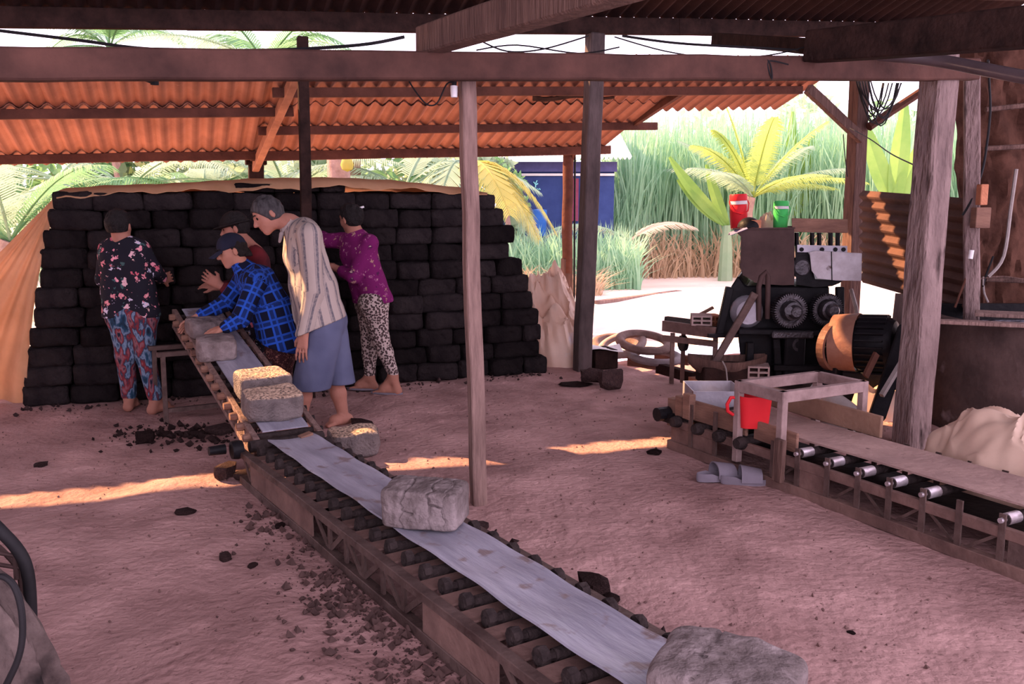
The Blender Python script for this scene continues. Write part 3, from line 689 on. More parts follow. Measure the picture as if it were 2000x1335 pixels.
mb = MB(); mb.bar(gv(tr_up[1]-.02, -.008, .10), gv(tr_up[2], -.008, .10), .006, .15, gn); mb.build('side_plate', STEELB, right)
mb = MB(); mb.bar(gv(tr_up[7]+.03, -.008, .11), gv(GLen, -.008, .11), .006, .17, gn); mb.build('side_plate', STEEL, right)
for i, t in enumerate(tr_up):
    for s in (0.0, gs+GW+.10):
        mb = MB(); mb.bar(gv(t, s-.015, .03), gv(t, s-.015, .265), .010, .030, gn); mb.build('upright', STEEL, right)
        if i:
            t0 = tr_up[i-1]; za, zb = (.05, .165) if i % 2 else (.165, .05)
            mb = MB(); mb.bar(gv(t0+.02, s, za), gv(t-.02, s, zb), .006, .014, gn); mb.build('brace', STEEL, right)
    if i in (0, 6): continue
    mb = MB(); mb.cyl(gv(t, .0, .236), gv(t, gs+GW+.08, .236), .024, 12); ro = mb.build('roller', ROLLD, right, smooth=True)
    mb = MB(); mb.cyl(gv(t, .005, .238), gv(t, .085, .238), .0265, 14); mb.cyl(gv(t, -.035, .238), gv(t, .005, .238), .012, 8); mb.build('roller_end', ROLL, ro, smooth=True, label='bright steel roller end')
for px in (1352, 1400):
    t = g_t(px, 0, .15); mb = MB(); mb.bar(gv(t, -.015, .03), gv(t, -.015, .33), .012, .03, gn); mb.build('upright', STEEL, right)
for i in range(4):
    t = g_t(1330+i*42, 0, .2); mb = MB(); mb.cyl(gv(t, -.05, .20), gv(t, .45, .22), .026, 10); mb.lathe(gv(t, -.03, .2), [(0, -.04), (.03, -.04), (.04, 0), (.03, .03), (0, .03)], 10, gn); mb.build('roller', ROLLD, right, smooth=True)
# boards along its upper end
t0, t1 = g_t(1360, 0, .3), g_t(1452, 0, .3)
mb = MB(); mb.bar(gv(t0-.12, .03, .285), gv(t1, .03, .29), .02, .125, gn); mb.build('guard_board', BOARD, right, bevel=.004)
t0, t1 = g_t(1462, 0, .3), g_t(1545, 0, .3)
mb = MB(); mb.bar(gv(t0, .05, .275), gv(t1, .05, .27), .02, .11, gn); mb.build('guard_board', BOARD, right, bevel=.004)
t0 = g_t(1500, 0, .3, .55); t1 = g_t(1722, 0, .3, .55)
mb = MB(); mb.bar(gv(t0, .55, .345), gv(t1, .55, .33), .022, .125, gn); mb.build('guard_board', M('guard_board_far', (.33, .20, .135), (.19, .105, .075), scale=3, bump=.3), right, bevel=.004)
t = g_t(1318, 0, .25)
for k in range(3):
    mb = MB(); mb.box(gv(t-.06+k*.1, .04-.02*k, .27+.02*k), (.07, .05, .10+.03*k), gdir); mb.build('end_block', BOARD, right, bevel=.004)
mb = MB(); mb.bar(gv(-.02, -.03, .2), gv(-.02, .55, .2), .10, .06, gdir); mb.cyl(gv(-.04, -.08, .22), gv(-.04, .62, .22), .045, 12); mb.build('end_drum', IRON, right)
# box frame standing across it
ft0, ft1 = g_t(1450, 0, .54), g_t(1535, 0, .54); fz = .525
def fz_(t): return fz
fr = thing('box_frame', gv((ft0+ft1)/2, .33, .2), 'open rectangular timber frame standing across the right conveyor', 'frame')
FW = .60
FM = M('frame_pale', (.36, .255, .235), (.18, .12, .11), scale=7, bump=.4, bscale=20)
for a, b in (((ft0, -.02), (ft1, -.02)), ((ft0, FW), (ft1, FW)), ((ft0, -.02), (ft0, FW)), ((ft1, -.02), (ft1, FW))):
    mb = MB(); A_, B_ = gv(a[0], a[1], fz), gv(b[0], b[1], fz); e = (B_-A_).normalized()*.022; mb.bar(A_-e, B_+e, .04, .062, None); mb.build('top_bar', FM, fr, bevel=.003)
for t, s, zb in ((ft0, -.02, .08), (ft1, -.02, .06), (ft0, FW, .02), (ft1, FW, .02)):
    mb = MB(); mb.bar(gv(t, s, zb), gv(t, s, fz-.02), .042, .042, gn); mb.build('leg', FM, fr, bevel=.003)
mb = MB(); mb.bar(gv(ft1+.02, -.05, .06), gv(ft1+.03, -.05, .30), .03, .07, gn, 2, .003); mb.build('splint', WOOD, fr, bevel=.004)
# ------------------------------------------------------------------ clay blocks and slabs in motion
def big_block(px, py, z, size, rz, m, label, seed, amp=.014, n=22, pw=9, ncr=0, tilt=(0, 0), group=None, y=None):
    loc = P(px, py, z) if y is None else D(px, py, y)
    ex = (lambda p: cracks(p, seed, ncr)) if ncr else None
    me = block_mesh('clay_block', n, size, amp, seed, m, pw, 7.0, extra=ex)
    return place('clay_block', me, loc, rz, (1, 1, 1), label, 'clay block', group, tilt)
ca = math.atan2(cdir.y, cdir.x)
fbz = .242
big_block(833, 1018, fbz, (.325, .235, .165), R(-12), CLAYG, 'cracked pale grey clay block standing on the middle of the grey belt', 71, .009, 72, 11, 3)
bigz = cv(2.70, BW/2, fbz)
big_block(1424, 1400, fbz, (.37, .30, .165), R(-28), CLAYG, 'large rough clay block cut off by the bottom edge of the picture', 74, .018, 30, 6, 1)
def on_rise(t, s, h): return rv(t, .05+s, .062+h)
ra = math.atan2(rn.y, rn.x); rt = math.atan2(rdir.z, math.hypot(rdir.x, rdir.y))
def rise_block(px, py, size, m, label, seed, drz=0.0, n=24):
    r = ray(px, py); o_ = on_rise(0, 0, 0); loc = C0+r*((o_-C0).dot(rup)/r.dot(rup))
    me = block_mesh('clay_block', n, size, .013, seed, m, 6.5, 7.0)
    return place('clay_block', me, loc, ra+drz, (1, 1, 1), label, 'clay block', None, (rt*.9, 0))
rise_block(531, 812, (.33, .22, .165), HUSKM, 'husk covered clay block at the foot of the inclined conveyor, nearer of two', 81)
rise_block(512, 773, (.33, .20, .165), HUSKM, 'husk covered clay block on the inclined belt, right behind the nearer one', 82, drz=.05)
rise_block(424, 699, (.25, .18, .155), CLAYG, 'grey clay block on the inclined belt just below the crouching woman\'s hands', 83, drz=-.1)
rise_block(404, 655, (.27, .18, .13), CLAYG, 'grey clay slab being gripped by the woman in the blue checked shirt', 84, drz=.12)
big_block(692, 889, .0, (.31, .24, .17), R(14), HUSKM, 'husk topped clay block lying on the ground beside the man\'s feet', 85, .016, 20, 6)
# ------------------------------------------------------------------ clods
CV = [block_mesh('clay_clod', 5, (1, .85, .7), .16, 120+i, CLOD, 2.6, 2.2, smooth=False) for i in range(6)]
def clod(px, py, wpx, label, k=0, z=None, hgt=1.0, group=None):
    p = P(px, py); sc = wpx*(p.y)/F_PX
    p.z = float(ground_z(np.array([p.x]), np.array([p.y]))[0])-.006 if z is None else z
    return place('clay_clod', CV[k % 6], p, random.uniform(0, 6), (sc, sc, sc*hgt), label, 'clod', group)
for (x, y, wd, lb, h) in [
    (442, 934, 50, 'brown clay lump beside the far end of the front conveyor, larger of two', .95), (478, 938, 46, 'crumbling clay lump touching the left foot of the front conveyor end', .7),
    (362, 1003, 44, 'dark oval clod lying alone in the sunless floor left of the conveyor', .5), (285, 868, 34, 'dark clod in front of the conveyor stand, taller one', 1.3),
    (322, 852, 26, 'small clod at the foot of the conveyor stand', .7), (706, 832, 52, 'dark crumbly clay lump lying right behind the man\'s foot', .5),
    (1155, 748, 48, 'round dark clay ball near the foot of the dark square post, left one', 1.1), (1191, 760, 46, 'round dark clay ball near the foot of the dark square post, right one', 1.5),
    (1278, 888, 32, 'small clod at the left end of the right conveyor', .6), (80, 912, 36, 'flat clod on the floor near the left edge of the frame', .4),
    (1160, 1160, 70, 'rough clay heap lump against the right side of the front conveyor', .9), (1195, 1178, 44, 'smaller clay lump right of the heap by the front conveyor', .8),
    (935, 1040, 40, 'clay lump behind the cracked grey block on the conveyor', .8), (824, 958, 70, 'flat dark clay scraps on the floor behind the cracked block', .3),
    (1480, 1280, 30, 'dark clod to the right of the large rough block, upper one', .8), (1530, 1302, 40, 'dark clod to the right of the large rough block, lower one', .8),
    (440, 1092, 34, 'dark clod left of the conveyor, with two smaller ones beside it', .7), (492, 1104, 22, 'small round clod right of a darker clod left of the conveyor', .7),
    (548, 1030, 24, 'upper of two small clods beside the front conveyor', .7), (572, 1020, 20, 'small clod close to the plated side of the front conveyor', .8), (1125, 752, 70, 'flat mud scrap under the dark clay balls', .15),
    (1662, 1230, 22, 'tiny dark clod on the bare floor at lower right', .5), (430, 845, 60, 'clay debris lump under the inclined conveyor', .45), (380, 850, 40, 'clay debris lump under the inclined conveyor beside the stand', .4)]:
    clod(x, y, wd, lb, random.randrange(6), None, h)
# crumbs too many to count
def crumbs(name, n, fn, smin, smax, m, label, cat, seed):
    r = np.random.default_rng(seed); V = []; F = []
    for _ in range(n):
        p = fn(r); s = smin+(smax-smin)*r.random()**3
        p = Vector(p); p.z = float(ground_z(np.array([p.x]), np.array([p.y]))[0])
        a = r.normal(size=(6, 3))*.12*s; b = np.array([(1, 0, .5), (-1, 0, .55), (0, 1, .5), (0, -1, .5), (0, 0, 1.5), (0, 0, -.3)])*s*.5+a
        k = len(V); V += [tuple(p+Vector(x)) for x in b]
        F += [tuple(k+i for i in t) for t in ((0, 2, 4), (2, 1, 4), (1, 3, 4), (3, 0, 4), (2, 0, 5), (1, 2, 5), (3, 1, 5), (0, 3, 5))]
    mb = MB(); mb.v = V; mb.f = F
    return mb.build(name, m, None, label=label, cat=cat, kind='stuff', origin=(0, 0, 0))
def left_of_conv(r):
    t = r.uniform(.3, CL) if r.random() < .35 else CL*(1-.62*r.random()**1.4); s = -.15-abs(r.normal())*.16*(.5+t/CL)
    return cv(t, s, 0)
crumbs('clay_crumbs', 1700, left_of_conv, .006, .046, M('clod_brown', (.12, .07, .062), (.045, .027, .025), scale=5, bump=.5), 'dark clay crumbs spilled along the left side of the front conveyor', 'crumbs', 3)
crumbs('clay_crumbs', 420, lambda r: cv(r.uniform(.6, CL), BW+.13+abs(r.normal())*.09, 0), .008, .05, CLOD, 'clay crumbs along the right side of the front conveyor', 'crumbs', 4)
crumbs('clay_crumbs', 320, lambda r: lerp(P(250, 850), P(470, 850), r.random())+Vector((r.normal()*.1, r.normal()*.16, 0)), .01, .06, CLOD, 'clay crumbs under the inclined conveyor', 'crumbs', 5)
crumbs('clay_crumbs', 200, lambda r: lerp(SB0, SB1, r.random())-sn*abs(r.normal())*.12, .008, .05, CLOD, 'clay crumbs at the foot of the stack', 'crumbs', 6)
CRM = M('earth_crumb', (.24, .14, .125), (.09, .05, .045), scale=3, bump=0)
crumbs('clay_crumbs', 3200, lambda r: Vector((r.uniform(-3.6, 3.6), 1.9+5.6*r.random()**1.3, 0)), .004, .020, CRM, 'tiny crumbs strewn across the shed floor', 'crumbs', 8)
# ------------------------------------------------------------------ the clay extruder
MY = 7.35                                         # distance of its front
def E(px, py, dy=0.0): return D(px, py, MY+dy)
mz = -.2
MD = Vector((.30, .954, 0))
mach = thing('clay_extruder', E(1540, 748), 'dark greasy clay extruder with hopper, two big gears and cast iron base', 'machine')
def face(px_pts, d0, d1): # polygon of the photo at distance d0, extruded back to d1 (straight back)
    return [E(x, y, 0)+MD*d0 for x, y in px_pts], MD*(d1-d0)
# hopper: a U shaped trough, its end plate towards the camera
prof = [(1432, 447), (1447, 462), (1446, 515), (1453, 538), (1472, 549), (1500, 555), (1530, 557), (1551, 556), (1551, 446)]
mb = MB(); pl, off = face(prof, 0, .012); mb.prism(pl, off); mb.build('hopper_end', HOPM, mach)
mb = MB(); pl2, off = face(prof, .95, .962); mb.prism(pl2, off); mb.build('hopper_end', HOPM, mach)
mb = MB()
for a, b in zip(prof[:-1], prof[1:-1]+[prof[-1]]):
    if a == prof[-2]: continue
    A_, B_ = E(*a, .0), E(*b, .0); o_ = MD*.95; mb.raw([A_, B_, B_+o_, A_+o_], [(0, 1, 2, 3)])
mb.raw([E(1551, 446), E(1551, 556), E(1551, 556)+MD*.95, E(1551, 446)+MD*.95], [(0, 1, 2, 3)])
ho = mb.build('hopper_wall', HOPM, mach); so = ho.modifiers.new('th', 'SOLIDIFY'); so.thickness = .008
mb = MB(); mb.bar(E(1430, 447), E(1552, 445), .03, .012); mb.build('hopper_rim', HOPM, mach)
# feed box right of the hopper
mb = MB(); pl, off = face([(1553, 478), (1563, 484), (1576, 490), (1583, 500), (1586, 522), (1592, 545), (1646, 548), (1640, 553), (1625, 559), (1590, 561), (1555, 556)], .02, .7); mb.prism(pl, off); mb.build('feed_bowl', IRON, mach, smooth=False)
mb = MB(); mb.lathe(E(1566, 522, .03), [(0, -.02), (.06, -.02), (.085, .0), (.085, .08), (0, .08)], 18, Vector((0, 1, 0))); mb.build('feed_bearing', IRONG, mach)
for i in range(9):
    a = 2*math.pi*i/9
pn = mb = MB(); pl, off = face([(1581, 492), (1592, 489), (1683, 494), (1682, 548), (1632, 547), (1596, 543), (1585, 528)], -.03, -.012); mb.prism(pl, off); wp = mb.build('cover_panel', PANEL, mach, bevel=.003, label='stained white sheet metal cover')
mb = MB(); mb.bar(E(1624, 491, -.034), E(1625, 547, -.034), .006, .006); mb.build('panel_seam', IRON, wp)
mb = MB(); pl, off = face([(1557, 478), (1655, 480), (1655, 494), (1557, 492)], .0, .015); mb.prism(pl, off); mb.build('cover_strip', GALV, mach)
for x in (1566, 1606, 1632, 1648):
    mb = MB(); mb.lathe(E(x, 487, -.01), [(0, 0), (.018, .0), (.018, .02), (0, .02)], 8, Vector((0, 1, 0))); mb.build('bolt', IRON, mach)
mb = MB(); pl, off = face([(1546, 426), (1656, 428), (1656, 455), (1547, 453)], .02, .05); mb.prism(pl, off); mb.build('wooden_board', BOARD, mach, bevel=.004, label='plain wooden board on top of the feed box')
for x in (1550, 1580, 1594, 1616, 1630):
    mb = MB(); mb.bar(E(x+6, 454, .06), E(x+6, 480, .06), .052, .02); mb.build('slat', IRON, mach)
# body
mb = MB(); pl, off = face([(1440, 540), (1455, 560), (1620, 562), (1622, 640), (1640, 660), (1640, 752), (1450, 752), (1440, 660), (1394, 660), (1398, 640), (1420, 600), (1424, 565)], .10, .95); mb.prism(pl, off); mb.build('body', IRON, mach, bevel=.01)
mb = MB(); mb.lathe(E(1462, 610, .02), [(0, 0), (.10, 0), (.135, .04), (.14, .1), (0, .1)], 20, Vector((0, 1, 0))); mb.build('motor_end', GALV, mach, smooth=True)
mb = MB(); mb.tube([E(1482, 625, .02), E(1482, 560, .0), E(1487, 540, 0), E(1496, 531, 0), E(1500, 540, 0), E(1499, 622, .0)], .022, 10); mb.build('bent_pipe', HOPM, mach, smooth=True)
def gear(cx, cy, r, dy, nm, teeth=44):
    c = E(cx, cy, dy); k = (MY+dy)/F_PX; r *= k
    mb = MB(); ax = Vector((.12, -1, .02)).normalized()
    e = ax.cross(Vector((0, 0, 1))).normalized(); g = ax.cross(e)
    ring = []
    for i in range(teeth):
        for f_, rr_ in ((.0, .90), (.2, 1.03), (.55, 1.03), (.75, .90)):
            th = 2*math.pi*(i+f_)/teeth; ring.append(c+(e*math.cos(th)+g*math.sin(th))*r*rr_)
    n = len(ring); inner = [c+(p-c)*.72/( (p-c).length/r) for p in ring]
    hub = [p+ax*-.02 for p in inner]
    v = [p-ax*.04 for p in ring]+[p+ax*.04 for p in ring]+[p+ax*.04 for p in inner]+[p+ax*.015 for p in inner]
    f = []
    for i in range(n):
        j = (i+1) % n; f += [(i, j, j+n, i+n), (i+n, j+n, j+2*n, i+2*n), (i+2*n, j+2*n, j+3*n, i+3*n)]
    f.append(tuple(range(3*n, 4*n))); f.append(tuple(reversed(range(n))))
    mb.raw(v, f); go = mb.build('gear', IRONG, mach)
    mb = MB(); mb.lathe(c, [(0, .15), (.04, .15), (.055, .13), (.055, .10), (.075, .095), (.085, .02), (.085, 0)], 20, ax); mb.build('hub', IRONG, go, smooth=True)
    for i in range(5):
        th = 2*math.pi*i/5; mb = MB(); mb.cyl(c+(e*math.cos(th)+g*math.sin(th))*r*.56+ax*.01, c+(e*math.cos(th)+g*math.sin(th))*r*.56+ax*.028, .012, 6); mb.build('bolt', IRONG, go)
gear(1541, 606, 33, -.06, 'l'); gear(1613, 604, 31, -.04, 'r')
mb = MB(); mb.cyl(E(1541, 606, -.2), E(1541, 606, .2), .035, 12); mb.build('shaft', IRONG, mach, smooth=True)
mb = MB(); mb.box(E(1545, 700, .05), (.17, .2, .42)); mb.build('gearbox', IRON, mach, bevel=.01)
mb = MB(); mb.box(E(1545, 652, -.03), (.34, .12, .06)); mb.build('bearing_block', IRONG, mach, bevel=.01)
mb = MB(); mb.bar(E(1440, 646, .0), E(1660, 650, .0), .1, .045); mb.build('bed_rail', IRON, mach, bevel=.006)
mb = MB(); mb.bar(E(1510, 716, .0), E(1660, 720, -.1), .1, .05); mb.build('bed_rail', IRON, mach, bevel=.006)
mb = MB(); mb.lathe(E(1556, 672, -.02), [(.03, -.03), (.055, -.03), (.055, .03), (.03, .03)], 14, Vector((.2, -1, 0))); mb.build('pulley', IRONG, mach)
for a, b in (((1425, 560), (1404, 655)), ((1465, 668), (1462, 745)), ((1640, 560), (1640, 640)), ((1515, 660), (1520, 745))):
    mb = MB(); mb.bar(E(*a, .03), E(*b, .03), .06, .06); mb.build('support', IRON, mach, bevel=.006)
mb = MB(); mb.bar(E(1383, 655, -.05), E(1440, 655, .0), .03, .03); mb.build('bracket', IRON, mach)
# control lever
lv = thing('control_lever', P(1360, 770, .0), 'long pale steel lever slanting in front of the clay extruder', 'lever')
mb = MB(); mb.bar(E(1475, 572, -.12), P(1360, 771, 0), .06, .03, Vector((1, 0, .5)), 4, .001); mb.build('rod', STEEL, lv, bevel=.005)
# flywheel guard, motor and belt at the right
MG = 6.75
gd = thing('drive_motor', D(1700, 735, MG), 'black finned drive motor with bent orange lit guard behind the concrete post', 'motor')
ax = Vector((.80, -.55, .05)).normalized(); c0 = D(1711, 672, MG)
mb = MB(); mb.lathe(c0, [(0, -.16), (.17, -.16), (.205, -.12), (.205, .10), (.18, .14), (.10, .16), (.09, .19), (0, .19)], 28, ax); mb.build('motor_body', IRON, gd, smooth=True)
e_ = ax.cross(Vector((0, 0, 1))).normalized(); g_ = ax.cross(e_)
if g_.z < 0: g_ = -g_
for i in range(26):
    th = 2*math.pi*i/26; d_ = e_*math.cos(th)+g_*math.sin(th)
    mb = MB(); mb.bar(c0+d_*.21-ax*.11, c0+d_*.21+ax*.09, .012, .035, ax.cross(d_)); mb.build('fin', IRON, gd)
mb = MB()
mb.sheet(lambda a, b: c0+ax*(-.31+.19*b)+(e_*math.cos(R(-60)+R(190)*a)+g_*math.sin(R(-60)+R(190)*a))*(.215+.015*b), 22, 3, .006)
mb.build('guard_plate', M('guard_steel', (.36, .19, .13), (.22, .10, .07), scale=5, bump=.2, rough=.5, metal=.2), gd, smooth=True, label='bent bare guard plate')
mb = MB(); mb.box(c0-Vector((0, 0, .31)), (.4, .3, .22), ax); mb.build('motor_base', IRON, gd, bevel=.01)
mb = MB(); mb.box(c0-Vector((0, 0, .55)), (.34, .26, .3), ax); mb.build('motor_plinth', IRON, gd, bevel=.01)
wheel = thing('flywheel', D(1625, 735, MG+.15), 'thin rimmed dark flywheel left of the drive motor', 'flywheel')
cw = D(1630, 676, MG+.1); axw = Vector((.55, -.8, 0)).normalized()
mb = MB(); mb.lathe(cw, [(.165, -.03), (.19, -.03), (.19, .03), (.165, .03), (.165, -.03)], 32, axw); mb.build('rim', M('rim_rust', (.20, .09, .06), (.06, .035, .03), bump=.2, rough=.5), wheel)
mb = MB(); mb.lathe(cw, [(0, -.04), (.04, -.04), (.04, .05), (0, .05)], 14, axw); mb.build('hub', IRON, wheel)
ew = axw.cross(Vector((0, 0, 1))); 
for i in range(5):
    th = 2*math.pi*i/5; d_ = ew*math.cos(th)+Vector((0, 0, 1))*math.sin(th); mb = MB(); mb.bar(cw+d_*.03, cw+d_*.17, .03, .012, axw); mb.build('spoke', IRON, wheel)
mb = MB(); mb.box(cw-Vector((0, 0, .33)), (.12, .1, .5), axw); mb.build('bearing_stand', IRON, wheel, bevel=.006)
bg_ = thing('belt_guard', D(1715, 815, 6.1), 'black slanting drive belt guard behind the concrete post', 'guard')
mb = MB(); mb.bar(D(1770, 640, 6.5), D(1712, 815, 6.05), .11, .06, Vector((1, 0, 0)), 3); mb.build('casing', IRON, bg_, bevel=.01)
mb = MB(); mb.bar(D(1765, 700, 6.2), D(1722, 772, 6.05), .03, .03); mb.build('stay', HOSE, bg_)
mb = MB(); mb.bar(D(1712, 690, 6.1), D(1690, 735, 6.05), .02, .05); mb.build('bare_edge', WOODR, bg_)
# things on the hopper
def jug(name, base, r, h, m, label, tilt=Vector((0, 0, 1)), lid_m=WHITE):
    t = thing(name, base, label, 'jug'); base = Vector(base); ax = tilt.normalized()
    mb = MB(); mb.lathe(base, [(0, 0), (r*.86, 0), (r*.92, h*.02), (r, h*.5), (r*.98, h*.66), (r*.90, h*.70)], 22, ax); mb.build('body', m, t, smooth=True)
    mb = MB(); mb.lathe(base, [(r*.93, h*.70), (r*.97, h*.705), (r*.97, h*.80), (r*.93, h*.805)], 22, ax); mb.build('band', lid_m, t, smooth=True)
    mb = MB(); mb.lathe(base, [(r*.96, h*.805), (r*1.0, h*.81), (r*1.0, h*.95), (r*.9, h), (0, h)], 22, ax); mb.build('lid', m, t, smooth=True)
    s = ax.cross(Vector((0, 1, 0))).normalized()
    mb = MB(); mb.tube([base+ax*h*.8+s*r*1.02*-1, base+ax*h*.72-s*r*1.08+Vector((0, -.03, 0)), base+ax*h*.5-s*r*.8+Vector((0, -r*1.0, 0)), base+ax*h*.42+Vector((0, -r*1.25, 0)), base+ax*h*.5+s*r*.8+Vector((0, -r*1.0, 0)), base+ax*h*.72+s*r*1.08+Vector((0, -.03, 0)), base+ax*h*.8+s*r*1.02], r*.07, 7); mb.build('handle', m, t, smooth=True)
    return t
rj = jug('water_jug', D(1443, 446, MY+.35), .075, .29, RED, 'red water jug tilting on the left edge of the hopper', Vector((-.05, 0, 1)))
gj = jug('water_jug', D(1524, 445, MY+.2), .063, .225, GREEN, 'green water jug standing upright on the hopper')
cp = thing('baseball_cap', E(1470, 446, .05), 'dark cap with lilac peak lying on the hopper rim', 'cap')
mb = MB(); cc = E(1463, 444, .05); mb.sheet(lambda a, b: cc+Vector((.095*math.cos(2*math.pi*a)*math.cos(b*1.5), .09*math.sin(2*math.pi*a)*math.cos(b*1.5), .085*math.sin(b*1.5))), 20, 6, .003); mb.build('crown', IRON, cp, smooth=True)
mb = MB(); mb.sheet(lambda a, b: cc+Vector((-.04-.13*b, .07*(a*2-1)*(1-b*.4)-.04, .015-.055*b-.02*abs(a*2-1))), 8, 4, .004); mb.build('peak', M('cap_lilac', (.30, .26, .42), (.24, .2, .34), bump=0), cp, smooth=True)
bk = E(1474, 445, .02)
mb = MB(); mb.box(bk+Vector((0, 0, .032)), (.085, .07, .065)); mb.build('brick', BRICK, None, bevel=.003, label='small orange brick piece beside the cap on the hopper', cat='brick')
heap('plastic_bag', D(1500, 447, MY+.4), .09, .09, .12, 9, TARPC, 'small crumpled pink plastic bag between the jugs on the hopper', 'bag', 18, .2)
# ------------------------------------------------------------------ table with bricks at the left of the machine
TY = 7.5
def T(px, py, dy=0.0): return D(px, py, TY+dy)
tb = thing('work_table', T(1312, 718), 'rusty low work table with bricks left of the clay extruder', 'table')
mb = MB(); mb.bar(T(1296, 636, .3), T(1400, 650, -.1), .04, .09, None, 3, .002); mb.build('top_rail', STEELB, tb)
mb = MB(); mb.bar(T(1296, 640, .3)-Vector((0, 0, .09)), T(1400, 660, -.1)-Vector((0, 0, .05)), .03, .05, None); mb.build('apron', STEELB, tb)
a_, b_ = T(1300, 634, .34), T(1405, 648, -.05); back = Vector((.10, .55, 0))
for i in range(7):
    o_ = back*(i/6); mb = MB(); mb.bar(a_+o_, b_+o_, .055, .015, back); mb.build('slat', WOODD, tb)
for px, py, dy in ((1314, 726, .25), (1398, 735, -.05), (1335, 690, .8)):
    top = T(px, 650, dy); bot = Vector((top.x, top.y, mz)); mb = MB(); mb.bar(bot, top, .035, .035); mb.build('leg', STEELB, tb)
mb = MB(); mb.lathe(T(1334, 670, .3), [(0, -.02), (.07, -.02), (.07, .02), (0, .02)], 16, Vector((1, .3, 0))); mb.build('wheel', IRON, tb)
def hollow_brick(loc, size, rz, m, label, tilt=(0, 0), nx=2, ny=2):
    t = bpy.data.objects.new('hollow_brick', None)
    mb = MB(); Lx, W, H = size; e = .014
    # front face with square holes along Y
    xs = [-Lx/2]; 
    for i in range(nx): w_ = (Lx-e*(nx+1))/nx; xs += [xs[-1]+e, xs[-1]+e+w_]
    xs.append(Lx/2); zs = [0.0]
    for i in range(ny): h_ = (H-e*(ny+1))/ny; zs += [zs[-1]+e, zs[-1]+e+h_]
    zs.append(H)
    for i in range(len(xs)-1):
        for j in range(len(zs)-1):
            if i % 2 == 1 and j % 2 == 1: continue
            mb.box(((xs[i]+xs[i+1])/2, 0, (zs[j]+zs[j+1])/2), (xs[i+1]-xs[i], W, zs[j+1]-zs[j]))
    me = mb.mesh('hollow_brick', m, (0, 0, 0), False)
    o = bpy.data.objects.new('hollow_brick', me); COL.objects.link(o); o.location = loc; o.rotation_euler = (tilt[0], tilt[1], rz)
    bpy.data.objects.remove(t)
    return tag(o, label, 'brick')
hollow_brick(T(1369, 633, .12), (.17, .2, .085), R(-8), BRICKG, 'grey hollow brick on the work table, front one')
hollow_brick(T(1388, 636, .35), (.15, .18, .10), R(12), BRICK, 'orange hollow brick on the work table behind the grey one')
hollow_brick(P(1376, 766, -.02), (.20, .22, .12), R(14), BRICK, 'orange hollow brick on the ground at the foot of the lever')
hollow_brick(D(1480, 735, 7.2), (.17, .2, .10), R(-12), BRICKG, 'dusty hollow brick on the ground under the extruder')
mb = MB(); mb.bar(T(1365, 615, .25), T(1393, 600, .25), .05, .02); mb.build('wood_offcut', BOARD, None, label='small wood offcut leaning on the bricks of the work table', cat='wood')
# boat shaped wooden trough below
tr = D(1415, 760, 7.3); tr.z = mz
mb = MB()
def troughf(a, b):
    x = (a-.5)*.62; w_ = .16*(1-abs(2*a-1)**2.2)+.02; th = math.pi*b
    return D(1420, 700, 7.3)+Vector((x, -w_*math.cos(th), .0+.04*(2*a-1)**2-.16*math.sin(th)*(1-abs(2*a-1)**3*.6)))
mb.sheet(troughf, 18, 10, .015); mb.build('wooden_trough', WOOD, None, smooth=True, label='boat shaped wooden trough under the work table', cat='trough')
mb = MB(); mb.box(D(1425, 735, 7.3), (.5, .34, .2)); mb.build('timber_baulk', WOODD, None, bevel=.01, label='dark timber baulk carrying the wooden trough', cat='timber')
mb = MB(); mb.path([D(1411, 705, 7.1), D(1418, 720, 7.05), D(1421, 745, 7.0), D(1428, 764, 7.0)], .006, 6); mb.build('pale_cable', HOSE, None, smooth=True, label='pale thin cable hanging in front of the wooden trough', cat='cable')
for k, (a, b) in enumerate((((1232, 708), (1288, 716)), ((1284, 700), (1352, 708)), ((1290, 722), (1362, 742)))):
    p0, p1 = P(*a, -.05), P(*b, -.05); p0.y += .12; p1.y += .12
    mb = MB(); mb.bar(p0, p1, .08, .10, None, 4, .003); mb.build('timber_baulk', BOARD if k != 2 else WOODD, None, bevel=.006, label=['reddish timber along the floor edge below the tyres', 'second reddish timber along the floor edge under the work table', 'dark timber at the floor edge nearest the lever'][k], cat='timber')
# tyres
def torus(name, c, Rr, r, m, label, tilt, cat='tyre'):
    ax = Vector(tilt).normalized(); prof = [(Rr+r*math.cos(2*math.pi*i/10), r*.8*math.sin(2*math.pi*i/10)) for i in range(11)]
    mb = MB(); mb.lathe(c, prof, 36, ax); mb.build(name, m, None, smooth=True, label=label, cat=cat)
ty = 9.2
torus('tyre', D(1206, 664, ty+.5)-Vector((0, 0, .06)), .24, .055, TYRE, 'dusty bicycle tyre at the back of the tyre pile', (.05, -.25, 1))
torus('tyre', D(1215, 668, ty+.1)-Vector((0, 0, .03)), .22, .045, M('tyre_pale', (.52, .42, .40), (.36, .28, .26), bump=.3), 'pale tyre in the middle of the tyre pile', (-.3, -.3, 1))
torus('tyre', D(1258, 664, ty-.1)-Vector((0, 0, .02)), .25, .050, TYRE, 'reddish tyre lying on top of the pile at the right', (.08, -.22, 1))
torus('tyre', D(1280, 688, ty-.2)-Vector((0, 0, .04)), .24, .048, M('tyre_grey', (.34, .30, .31), (.22, .18, .18), bump=.3), 'grey tyre underneath the reddish one', (.05, -.1, 1))
